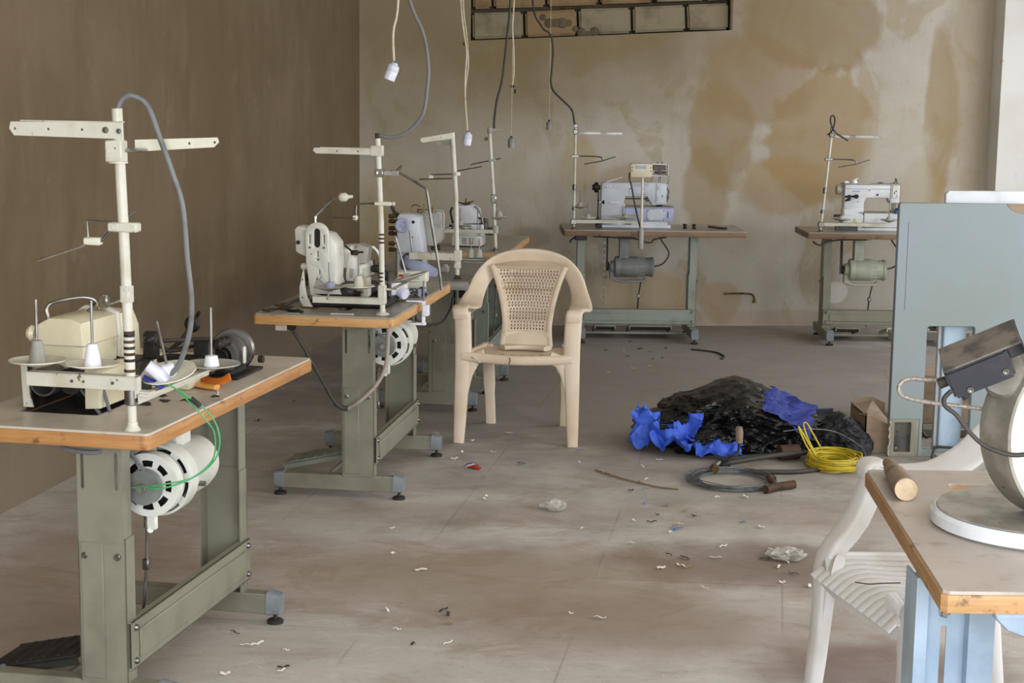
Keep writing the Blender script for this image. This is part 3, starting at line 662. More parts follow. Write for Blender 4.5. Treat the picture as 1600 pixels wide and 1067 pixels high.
# ================================================================ motors
def vent_bell(t, x, y, z, r, name='vent_cover', m='motor_white', depth=.05, ri=.03, nslot=8, sl0=.62, sl1=.8, ph=0):
    holes = []
    for k in range(nslot):
        a0 = 2*PI*k/nslot+ph; ring_ = []
        w = .25; ra, rb = r*sl0, r*sl1
        for q in range(5): a = a0-w+2*w*q/4; ring_.append((y+rb*math.cos(a), z+rb*math.sin(a)))
        for q in range(5): a = a0+w-2*w*q/4; ring_.append((y+ra*math.cos(a), z+ra*math.sin(a)))
        holes.append(ring_)
    b = MB().plate(circ(y, z, r*.97, 40), holes+[circ(y, z, ri, 20)], .003, YZ(x), bev=0)
    b.ring((x, y, z), r, r*.955, .001, depth, (1, 0, 0), 40)
    return t.p(name, b, m)
def open_motor(T, y, z, x0, h, label, m='motor_white', r=.09, dark=False):
    t = Thing(T, 'clutch_motor', (x0+.16, y, h), label, 'motor', 'clutch motors under the left row')
    body = t.p('housing', MB().lathe((x0+.10, y, z), [(.0, 0), (r*.85, 0), (r*.98, .004), (r*.98, .03), (r*.86, .045), (r*.86, .17), (r*.8, .20), (r*.5, .215), (0, .215)], (1, 0, 0), 32), m)
    t.p('core', MB().lathe((x0+.03, y, z), [(0, 0), (r*.8, 0), (r*.8, .08), (0, .08)], (1, 0, 0), 24), 'dark')
    vent_bell(t, x0, y, z, r*.92, depth=.035, ri=.02, sl0=.58, sl1=.78)
    vent_bell(t, x0+.055, y, z, r*1.04, depth=.05, ri=r*.8, sl0=.82, sl1=.93, ph=.25)
    t.p('pulley', MB().lathe((x0-.045, y, z), [(.0, 0), (.012, 0), (.013, .01), (.045, .012), (.045, .016), (.030, .022), (.045, .028), (.046, .034), (.015, .04), (0, .04)], (1, 0, 0), 26), 'motor_grey' if not dark else 'dark')
    t.p('shaft_nut', MB().lathe((x0-.055, y, z), [(0, 0), (.010, 0), (.010, .012), (0, .012)], (1, 0, 0), 6), 'chrome')
    b = MB().box(x0+.12, x0+.21, y-.03, y+.03, z+r*.8, h-.052, .004).box(x0+.08, x0+.25, y-.05, y+.05, h-.062, h-.052, .002)
    t.p('mounting_bracket', b, m)
    l = MB().box(x0+.01, x0+.025, y-.016, y+.012, z-r-.03, z-r+.01, .004).tube([(x0+.01, y, z-r-.03), (x0+.12, y+.06, z-r-.03)], .008)
    t.p('brake_lever', l, m); t.p('bolt', MB().lathe((x0+.13, y-r*.9, z-.02), [(.008, 0), (.008, .02), (0, .02)], (0, -1, 0), 6), 'steel')
    rx, ry = x0+.10, y+.05
    t.p('pull_rod', MB().tube([(rx, ry, z-r-.03), (rx+.004, ry+.004, .34), (rx, ry+.03, .085)], .0045).lathe((rx, ry, z-r-.05), [(.009, 0), (.009, .03)], (0, 0, 1), 8).box(rx-.012, rx+.012, ry-.006, ry+.012, .325, .355, .003), 'steel')
    return t
m1 = open_motor(T1, -.155, .578, -.36, .764, 'white vented motor hanging under the nearest left table, green wires in front')
m2 = open_motor(T2, -.165, .60, -.27, .752, 'white vented motor under the table with the honey plywood edge')
m3 = open_motor(T3, -.165, .565, -.06, .70, 'dusty grey vented motor with a black pulley under the dark grey table', 'motor_green', dark=True)
m4 = open_motor(T4, -.215, .60, -.32, .735, 'pale motor hanging under the orange edged far left table, peeking over the tan chair', 'motor_green', r=.06)
# drive belts
for T, a, b_, lab in ((T1, (-.39, -.155, .578), (-.36, .02, .86), 'grey rubber drive belt running down from the cream overlock machine'), (T2, (-.30, -.165, .60), (-.33, .0, .76), 'dark drive belt behind the front leg of the second left table')):
    mb = MB()
    for s in (-1, 1):
        mb.sweep([(a[0], a[1]-.04*s*.6, a[2]+.02*s), (b_[0], b_[1]+.045*s, b_[2]+.01)], .005, .004, (1, 0, 0), 8)
    single(T, 'drive_belt', a, lab, 'belt', mb, 'cable_grey')

def closed_motor(T, x0, x1, y, z, r, h, label, m, extra=False):
    t = Thing(T, 'clutch_motor', ((x0+x1)/2, y, h), label, 'motor', 'closed motors at the back wall')
    L = x1-x0
    t.p('housing', MB().lathe((x0+.05, y, z), [(0, 0), (r*.95, 0), (r, .006), (r, L*.45), (r*.9, L*.47), (r*.9, L-.075), (r*.96, L-.07), (r*.96, L-.055), (r*.8, L-.05), (0, L-.05)], (1, 0, 0), 30), m)
    ribs = MB()
    for k in range(16):
        a = 2*PI*k/16; cy, cz = y+math.cos(a)*r*.9, z+math.sin(a)*r*.9
        ribs.box(x0+.05+L*.44, x1-.06, cy-.004, cy+.004, cz-.005, cz+.005, .001, rot=(a, 0, 0))
    t.p('cooling_rib', ribs, m)
    t.p('clutch_cover', MB().lathe((x0, y, z), [(0, 0), (r*.55, 0), (r*.6, .02), (r*.98, .03), (r*1.02, .04), (r*1.02, .06), (r*.9, .065)], (1, 0, 0), 28), m)
    t.p('pulley', MB().lathe((x0-.03, y, z), [(0, 0), (.035, .002), (.022, .010), (.035, .018), (.010, .022), (.010, .035)], (1, 0, 0), 20), 'steel')
    t.p('mounting_bracket', MB().box(x0+.06, x0+.12, y-.03, y+.03, z+r*.7, h-.05, .004).box(x0+.04, x0+.16, y-.05, y+.05, h-.062, h-.05, .003).box(x0+.055, x0+.065, y-.04, y+.04, z+r*.6, h-.055, .002), m)
    t.p('brake_arm', MB().box(x0-.005, x0+.03, y-.02, y+.02, z-r-.015, z, .004).sweep([(x0+.01, y, z-r-.01), (x0+.06, y, z-r-.028), (x1-.07, y, z-r-.025), (x1-.05, y, z-r-.01)], .018, .009, (0, 1, 0)).lathe((x0-.02, y-.015, z-r-.0), [(.009, 0), (.009, .018), (0, .02)], (-1, 0, 0), 6), m)
    rx = x1-.08
    t.p('pull_rod', MB().tube([(rx, y, z-r-.02), (rx-.01, y+.04, z-r-.12), (rx-.02, y+.06, .09)], .005).box(rx-.022, rx+.0, y+.02, y+.045, z-r-.14, z-r-.115, .003), 'steel')
    t.p('drive_belt', MB().sweep([(x0-.022, y-.03, z), (x0-.022, y+.0, h-.045)], .004, .006, (1, 0, 0), 8).sweep([(x0-.022, y+.03, z), (x0-.022, y+.04, h-.045)], .004, .006, (1, 0, 0), 8), 'dark')
    return t
mA = closed_motor(TA, -.27, .015, -.05, .478, .068, .735, 'grey finned motor under the middle back table', 'motor_grey')
mB = closed_motor(TB, -.31, -.04, -.05, .475, .072, .735, 'pale green finned motor under the right back table', 'motor_green')
for T, x0, lab in ((TA, .015, 'short black lead curling from the grey finned motor'), (TB, -.04, 'short grey lead rising from the pale green finned motor')):
    single(T, 'cable', (x0-.02, -.05, .49), lab, 'cable', MB().tube(cr([(x0-.06, -.05, .48), (x0+.02, -.05, .485), (x0+.07, -.05, .51), (x0+.10, -.04, .57), (x0+.06, -.02, .64), (x0+.02, 0, .70)], 5), .005), 'cable_dark')

# ================================================================ sewing machines
# --- 1: cream overlocker on the nearest table
q1 = Thing(T1, 'sewing_machine', (-.25, .06, .764), 'boxy cream overlock sewing machine on the nearest left table', 'sewing machine', 'sewing machines')
prof = [(.0455, .862), (.042, .925), (.047, .981), (.075, .992), (.135, .992), (.168, .975), (.185, .92), (.178, .862)]
cov = MB().plate(prof, [], .20, YZ(-.335), bev=.006)
top = q1.p('cover', cov, 'cream')
q1.p('cover_seam', MB().box(-.337, -.134, .0412, .1865, .9205, .9225), 'disc_grey', top)
q1.p('end_cover', MB().plate([(.045, .865), (.04, .93), (.046, .985), (.08, 1.0), (.14, 1.0), (.17, .98), (.187, .92), (.18, .865)], [], .018, YZ(-.130), bev=.004), 'white_paint', top)
q1.p('rear_housing', MB().plate([(.03, .84), (.035, .94), (.05, .978), (.14, .985), (.175, .93), (.17, .84)], [], .10, YZ(-.112), bev=.01), 'cream')
q1.p('oil_cap', MB().lathe((-.15, .085, .998), [(.02, 0), (.02, .008), (.016, .013), (0, .013)], n=16), 'brass', top)
q1.p('carry_handle', MB().tube(cr([(-.30, .155, .985), (-.30, .16, 1.012), (-.28, .15, 1.025), (-.24, .10, 1.035), (-.22, .07, 1.03), (-.22, .06, 1.015), (-.24, .075, 1.0)], 4), .0045), 'steel')
q1.p('hand_knob', MB().lathe((-.3, .19, .945), [(.0, 0), (.016, .002), (.022, .012), (.016, .022), (0, .024)], (0, 1, 0), 14), 'cream')
q1.p('handle_clamp', MB().box(-.315, -.285, .155, .185, .955, .975, .003), 'steel')
q1.p('top_lever', MB().box(-.17, -.15, -.005+.06, .02+.06, 1.0, 1.035, .003).tube([(-.16, .05, 1.01), (-.15, .02, 1.022), (-.14, -.01, 1.028)], .003), 'chrome')
q1.p('frame', MB().box(-.40, -.39, .155, .172, .768, .893, .002).box(-.395, -.06, .168, .174, .76, .83).box(-.39, -.06, -.025, .165, .842, .862, .004).box(-.16, -.06, -.02, .165, .75, .86, .004), 'dark')
q1.p('side_plate', MB().plate([(.150, .772), (.176, .772), (.182, .90), (.168, .90), (.163, .86), (.158, .80)], [], .006, YZ(-.404)), 'white_paint')
q1.p('base_block', MB().plate([(-.028, .775), (.012, .772), (.012, .87), (-.005, .872), (-.028, .865)], [], .20, YZ(-.395), bev=.003), 'cream')
q1.p('sump', MB().box(-.40, -.06, -.03, .168, .745, .757, .002), 'steel')
q1.p('fan_duct', MB().ring((-.41, .118, .838), .036, .031, 0, .12, (1, 0, 0), 28).lathe((-.34, .118, .838), [(0, 0), (.031, 0), (.031, .01), (0, .01)], (1, 0, 0), 24), 'darkgrey')
q1.p('pulley', MB().lathe((-.385, .055, .84), [(0, 0), (.034, 0), (.022, .01), (.034, .02), (.034, .05), (0, .05)], (1, 0, 0), 24), 'dark')
q1.p('tension_post', MB().box(-.10, -.07, -.05, -.01, .855, .93, .006).lathe((-.12, -.045, .915), [(0, 0), (.012, 0), (.012, .02), (.006, .03), (0, .03)], (-1, 0, 0), 12).tube([(-.1, -.05, .9), (-.1, -.09, .88), (-.08, -.13, .885)], .005), 'dark')
nd = MB().box(-.05, .02, -.14, -.02, .84, .855, .003).tube([(-.08, -.06, .905), (.02, -.16, .90)], .006).tube([(-.05, -.05, .87), (.10, -.12, .875)], .005).box(.01, .05, -.16, -.11, .80, .90, .005)
for k in range(3): nd.lathe((.03+.03*k, -.17, .885), [(.0, 0), (.014, 0), (.014, .012), (.006, .02), (0, .02)], (0, -1, 0), 12)
q1.p('looper_guard', nd, 'dark')
q1.p('bed_plate', MB().box(-.06, .06, -.03, .15, .765, .86, .006).box(-.04, .04, -.12, -.03, .765, .83, .006), 'cream')
q1.p('presser_lever', MB().lathe((.09, -.08, .93), [(0, 0), (.020, .002), (.024, .012), (.016, .02), (0, .02)], (-1, 0, 0), 14).tube([(.08, -.08, .93), (.06, -.05, .88), (.03, -.03, .86)], .006).tube([(.09, -.085, .945), (.08, -.10, .965)], .005), 'dark')

q1.o.location = T1.w((-.245, .045, .764))
# --- loose motor head on table 1
q = Thing(T1, 'spare_clutch_head', (.235, -.135, .764), 'loose dark metal clutch unit lying at the far end of the nearest left table', 'machine part')
c = (.19, -.13, .82)
q.p('outer_ring', MB().ring(c, .052, .036, 0, .05, (1, .12, 0), 30), 'darkgrey')
q.p('hub', MB().lathe(c, [(0, .02), (.02, .018), (.022, .0), (.030, .01), (.036, .03), (.036, .05), (0, .05)], (1, .12, 0), 24), 'dark')
q.p('drum', MB().lathe((c[0]+.045, c[1], c[2]), [(0, 0), (.05, 0), (.055, .01), (.055, .045), (.048, .055), (.04, .09), (0, .09)], (1, .12, 0), 28), 'darkgrey')
q.p('rear_wheel', MB().lathe((c[0]+.10, c[1]+.0, c[2]+.008), [(0, 0), (.06, 0), (.064, .005), (.064, .014), (.05, .018), (0, .018)], (1, .12, 0), 30), 'steel')
q.p('side_lever', MB().box(.225, .24, -.193, -.185, .80, .85, .003), 'white_paint')
q.p('base_plate', MB().box(.15, .36, -.20, -.07, .765, .773, .003).box(.18, .30, -.17, -.09, .77, .785, .004), 'dark')
q.p('bracket_rod', MB().tube([(.02, -.06, .772), (.17, -.09, .775)], .006).lathe((.32, -.20, .80), [(0, 0), (.012, 0), (.012, .014), (0, .014)], (0, -1, 0), 6), 'dark')

# --- orange plastic guards
for (pts, m, lab) in (([(.02, -.205, .775), (.05, -.19, .778), (.085, -.2, .785), (.10, -.22, .80)], 'orange_pl', 'curved orange plastic guard, upper of the two on the beige tabletop'),
                      ([(.0, -.11, .777), (-.01, -.15, .775), (-.01, -.20, .775), (.0, -.225, .776)], 'orange_pale', 'amber plastic guard lying in front of the curved orange one')):
    c0 = Vector(pts[1]); mb = MB()
    if m == 'orange_pl':
        mb.sweep(cr([(.075, -.115, .795), (.06, -.135, .782), (.045, -.165, .776), (.03, -.20, .782), (.03, -.225, .797)], 4), .013, .004, (.6, 0, .8), 10)
    else:
        mb.sweep(cr([(.04, -.095, .775), (.02, -.13, .774), (-.005, -.17, .774), (-.015, -.205, .774)], 4), .014, .007, (1, 0, 0), 10)
    single(T1, 'plastic_guard', (c0.x, c0.y, .765), lab, 'plastic part', mb, m)
single(T1, 'small_screws', (-.03, -.215, .765), 'tiny chrome screws beside the orange plastic guards', 'screws', MB().lathe((-.03, -.212, .765), [(.004, 0), (.004, .006), (0, .006)], n=8).lathe((-.05, -.222, .765), [(.003, 0), (.003, .005), (0, .005)], n=8), 'chrome')['kind'] = 'stuff'
# oil spots / thread snips on table 1
for i, (px, py, r) in enumerate(((-.13, -.09, .018), (-.20, -.13, .016), (-.17, -.185, .015), (-.25, -.10, .02), (-.10, -.235, .014), (-.02, -.03, .02))):
    mb = MB(); 
    for k in range(3): mb.tube(cr([(px+random.uniform(-r, r), py+random.uniform(-r, r), .7655) for _ in range(4)], 3), .0022, 5)
    single(T1, 'thread_snip', (px, py, .764), 'small tangle of dark thread on the beige tabletop', 'thread', mb, 'scrap_dark', 'dark thread snips on the beige tabletop')

# --- 2: tall ivory machine
q2 = Thing(T2, 'sewing_machine', (-.25, .05, .752), 'tall ivory sewing machine with a slotted round-topped end plate', 'sewing machine', 'sewing machines')
out = []
for k in range(13):
    a = PI*k/12; out.append((.082+.046*math.cos(a), 1.036+.046*math.sin(a)))
out += [(.034, .95), (.024, .82), (.045, .790), (.108, .80), (.126, .93)]
holes = [rr(.070, .094, .985, 1.058, .012, 5), rr(.108, .112, 1.0, 1.035, .002, 2), rr(.052, .056, 1.0, 1.035, .002, 2), rr(.0765, .0805, .945, .972, .002, 2), circ(.0785, .94, .006, 10), rr(.070, .074, .87, .90, .002, 2), circ(.072, .872, .0065, 10)]
q2.p('belt_cover', MB().plate(out, holes, .022, YZ(-.37), bev=.003), 'ivory')
q2.p('belt_window', MB().box(-.358, -.352, .064, .1, .975, 1.065), 'dark')
q2.p('flywheel', MB().lathe((-.352, .082, 1.02), [(0, 0), (.03, .002), (.036, .01), (.036, .03), (0, .03)], (1, 0, 0), 24).box(-.352, -.346, .060, .1, .86, .98), 'steel')
q2.p('screw', MB().lathe((-.371, .054, .985), [(.005, 0), (.004, .003), (0, .003)], (-1, 0, 0), 8).lathe((-.371, .110, .985), [(.005, 0), (.004, .003), (0, .003)], (-1, 0, 0), 8).lathe((-.371, .104, .96), [(.0025, 0), (0, .002)], (-1, 0, 0), 8), 'steel')
q2.p('column', MB().plate([(.118, .80), (.123, .95), (.115, 1.03), (.085, 1.045), (.04, 1.035), (.012, 1.0), (.008, .93), (.012, .86), (-.010, .80)], [], .12, YZ(-.345), bev=.008), 'ivory')
q2.p('side_arm', MB().plate([(.165, .955), (.178, .965), (.182, 1.05), (.17, 1.062), (.15, 1.06), (.12, 1.055), (.12, .94), (.14, .945)], [], .10, YZ(-.33), bev=.006).ring((-.335, .138, 1.025), .024, .018, 0, .012, (1, 0, 0), 24), 'ivory')
q2.p('black_knob', MB().lathe((-.332, .166, 1.0), [(.008, 0), (.008, .006), (0, .006)], (-1, 0, 0), 12), 'dark')
q2.p('side_knob', MB().lathe((-.32, .13, .905), [(.010, 0), (.014, .004), (.014, .022), (.01, .028), (0, .028)], (0, 1, 0), 14), 'disc')
q2.p('linkage', MB().tube([(-.32, .13, .885), (-.32, .14, .86), (-.32, .135, .83)], .005).tube([(-.325, .12, .865), (-.325, .155, .845)], .006).lathe((-.325, .15, .85), [(.009, 0), (.009, .014), (0, .014)], (-1, 0, 0), 10), 'dark')
q2.p('base', MB().plate([(.135, .755), (.15, .78), (.15, .83), (.135, .90), (.128, .83), (.12, .79), (.10, .755)], [circ(.139, .79, .003), circ(.139, .86, .003)], .02, YZ(-.38), bev=.002), 'ivory')
q2.p('oil_pan', MB().box(-.37, -.02, -.19, .12, .752, .782, .01).box(-.34, -.1, -.05, .10, .78, .84, .02).box(-.30, -.05, -.10, -.02, .78, .83, .015), 'dark')
# arm reaching to the far end
q2.p('arm', MB().plate([(-.19, .89), (-.19, .965), (-.14, .975), (.06, .965), (.08, .93), (.02, .89)], [], .06, XZ(.0), bev=.01), 'ivory')
q2.p('work_arm', MB().plate([(.012, .79), (-.018, .79), (-.030, .93), (-.012, .94), (.0, .95), (.01, .87)], [], .05, YZ(-.20), bev=.003).box(-.20, .06, -.055, .005, .84, .90, .01), 'ivory')
q2.p('feed_cover', MB().plate([(-.045, .90), (-.055, .965), (-.02, .975), (.01, .95), (.01, .90)], [], .09, YZ(-.10), bev=.005), 'disc_grey')
q2.p('white_guard', MB().sweep(cr([(-.05, -.065, .965), (-.05, -.085, .945), (-.05, -.10, .91), (-.05, -.11, .87)], 3), .010, .004, (1, 0, 0)), 'white_pl')
q2.p('needle_mechanism', MB().box(-.06, -.01, -.115, -.06, .86, .89, .006).tube([(-.05, -.075, .87), (-.05, -.07, .91)], .006).tube([(-.04, -.1, .87), (-.04, -.09, .90)], .005).box(-.07, -.04, -.125, -.10, .83, .87, .005), 'dark')
q2.p('bobbin_case', MB().box(-.30, -.25, -.105, -.072, .79, .865, .003), 'white_paint')
q2.p('small_post', MB().cyl((-.22, -.14, .785), (-.22, -.14, .865), .012).cyl((-.2, -.165, .785), (-.2, -.165, .875), .010).lathe((-.22, -.14, .865), [(.014, 0), (.014, .015), (0, .018)]).lathe((-.2, -.165, .87), [(.012, 0), (.012, .01), (0, .014)]), 'darkgrey')
q2.p('tension_lever', MB().tube(cr([(-.30, -.01, .99), (-.30, -.03, .975), (-.30, -.045, .96)], 3), .004).box(-.31, -.29, -.065, -.035, .953, .972, .004).tube([(-.3, -.04, .962), (-.3, -.085, .966)], .004), 'dark')
q2.p('lamp_arm', MB().tube(cr([(-.35, .093, 1.07), (-.35, .093, 1.10), (-.35, .088, 1.112), (-.35, .03, 1.165), (-.35, .018, 1.172), (-.35, -.01, 1.178)], 3), .0055), 'chrome')
q2.p('lamp_holder', MB().lathe((-.35, -.0, 1.178), [(.008, 0), (.013, .004), (.017, .010), (.017, .028), (.012, .034), (.007, .04), (.006, .055), (0, .055)], (0, -1, .1), 16), 'disc')

# --- 3: grey cylinder arm with blue knob
q3 = Thing(T3, 'sewing_machine', (-.22, .06, .70), 'grey sewing machine with a round blue dial, behind the switch box', 'sewing machine', 'sewing machines')
out = [(.118, .705), (.118, .985), (.105, 1.0), (.03, .998), (.012, .985), (-.003, .88), (-.013, .80), (-.013, .705)]
q3.p('body', MB().plate(out, [], .14, YZ(-.30), bev=.008), 'greyblue')
q3.p('seam', MB().box(-.302, -.298, -.012, .117, .808, .810), 'darkgrey')
q3.p('blue_dial', MB().lathe((-.30, .088, .945), [(.034, 0), (.035, .006), (.035, .02), (.031, .024), (.020, .024), (.018, .021), (.006, .021), (.005, .026), (0, .026)], (-1, 0, 0), 30), 'lav')
q3.p('screw', MB().lathe((-.302, .036, .962), [(.008, 0), (.006, .004), (0, .004)], (-1, 0, 0), 10), 'dark')
q3.p('screw', MB().lathe((-.302, .04, .888), [(.0035, 0), (0, .003)], (-1, 0, 0), 8), 'dark')
q3.p('head', MB().plate([(.04, .83), (.05, 1.0), (.0, 1.012), (-.055, 1.005), (-.068, .98), (-.068, .86), (-.045, .83)], [], .16, YZ(-.14), bev=.012), 'disc_grey')
q3.p('top_fittings', MB().tube(cr([(-.20, .06, 1.0), (-.20, .062, 1.03), (-.2, .04, 1.04), (-.2, .02, 1.03)], 3), .003).box(-.21, -.19, .01, .035, 1.0, 1.02, .003).cyl((-.2, -.03, 1.0), (-.2, -.03, 1.028), .006).cyl((-.2, -.045, 1.0), (-.2, -.045, 1.03), .005).cyl((-.2, 0.0, 1.0), (-.2, 0, 1.045), .003), 'brass')
for zz in (.82, .85, .90, .925, .96, .985): q3.p('tension_knob', MB().lathe((-.25, .128, zz), [(.003, 0), (.008, .004), (.008, .012), (.011, .014), (.011, .035), (.008, .04), (0, .04)], (0, 1, 0), 12), 'brass')
q3.p('tension_plate', MB().box(-.262, -.238, .116, .128, .75, 1.0, .003).plate([(.118, .98), (.14, .98), (.162, 1.03), (.157, 1.06), (.15, 1.055), (.135, 1.01), (.118, 1.0)], [], .006, YZ(-.25)), 'darkgrey')
q3.p('ivory_knob', MB().lathe((-.262, .125, .865), [(.010, 0), (.010, .01), (.008, .012), (0, .012)], (-1, 0, 0), 12).lathe((-.262, .125, .84), [(.010, 0), (.010, .01), (.008, .012), (0, .012)], (-1, 0, 0), 12), 'disc')
q3.p('lower_rod', MB().tube([(-.28, .122, .70), (-.28, .122, .83)], .004), 'steel')
q3.p('needle_mechanism', MB().box(-.12, -.08, -.055, -.01, .865, .90, .006).cyl((-.1, -.04, .80), (-.1, -.04, .87), .005).cyl((-.1, -.055, .82), (-.1, -.055, .87), .005).cyl((-.1, -.025, .82), (-.1, -.025, .87), .005).box(-.12, -.09, -.065, -.02, .81, .83, .004), 'dark')
q3.p('handle_frame', MB().tube(cr([(-.15, -.03, 1.012), (-.15, -.075, 1.01), (-.15, -.088, .99), (-.15, -.088, .93)], 3), .006), 'disc_grey')
q3.p('pulley_housing', MB().ring((-.31, .045, .76), .055, .045, 0, .05, (1, 0, 0), 32), 'darkgrey')
q3.p('pulley_disc', MB().lathe((-.30, .045, .76), [(0, 0), (.045, 0), (.045, .03), (0, .03)], (1, 0, 0), 28), 'lav')
single(T3, 'folded_cloth', (-.30, -.02, .70), 'lavender plastic cover draped in front of the grey machine with the blue dial', 'cover',
       MB().sweep(cr([(-.315, .075, .775), (-.325, .05, .762), (-.33, .02, .752), (-.33, -.02, .745), (-.32, -.06, .72), (-.31, -.085, .706)], 4), [.028]*21, .009, (0, .3, 1), 14), 'lav')
single(T3, 'spool_box', (-.1, -.02, .70), 'small grey box behind the white pole on the dark grey table', 'box', MB().box(-.14, -.08, -.11, -.07, .70, .73, .004).lathe((-.11, -.09, .73), [(.014, 0), (.014, .01), (0, .012)]), 'disc_grey')

# --- 4: white overlocker
q4 = Thing(T4, 'sewing_machine', (-.2, .04, .735), 'small white overlock machine with vent slots on the farthest left table', 'sewing machine', 'sewing machines')
q4.p('cover', MB().plate([(.075, .86), (.065, .94), (.05, .965), (-.03, .968), (-.06, .945), (-.078, .87)], [], .14, YZ(-.28), bev=.006), 'greywhite')
q4.p('mid_panel', MB().plate([(.075, .80), (.075, .862), (-.075, .862), (-.075, .80)], [rr(.0+k*.038-.03, .03+k*.038-.033, .825+j*.012, .829+j*.012, .001, 1) for k in (0, 1) for j in range(3)], .08, YZ(-.29), bev=.002), 'greywhite')
q4.p('base', MB().plate([(.08, .742), (.08, .80), (-.085, .80), (-.085, .742)], [rr(-.01+k*.038-.03, .02+k*.038-.033, .755+j*.012, .759+j*.012, .001, 1) for k in (0, 1) for j in range(3)], .20, YZ(-.30), bev=.003), 'ivory')
q4.p('vent_backing', MB().box(-.27, -.12, -.08, .076, .745, .86), 'dark')
q4.p('frame_strip', MB().sweep(cr([(-.29, -.045, .965), (-.29, -.065, .95), (-.29, -.085, .91), (-.29, -.095, .87)], 3), .008, .005, (1, 0, 0)), 'steel')
q4.p('mechanism', MB().box(-.27, -.2, -.115, -.08, .82, .88, .008).lathe((-.26, -.10, .88), [(.02, 0), (.02, .012), (.01, .016), (0, .016)]).box(-.25, -.15, -.15, -.10, .80, .84, .008).lathe((-.28, -.08, .892), [(.018, 0), (.018, .008), (0, .01)], (0, -.4, 1), 12), 'darkgrey')
q4.p('white_post', MB().box(-.31, -.285, -.10, -.08, .80, .865, .004), 'greywhite')
q4.p('top_knob', MB().lathe((-.22, .01, .968), [(.012, 0), (.03, .005), (.022, .01), (.008, .012), (.006, .035), (0, .036)], n=14).tube([(-.22, .01, .978), (-.22, -.03, .988)], .004).tube([(-.22, .03, .975), (-.22, .07, .985)], .004), 'brass')
q4.p('left_mechanism', MB().box(-.28, -.22, .075, .10, .83, .86, .005).tube([(-.26, .08, .86), (-.26, .095, .93), (-.26, .085, .955)], .006), 'dark')

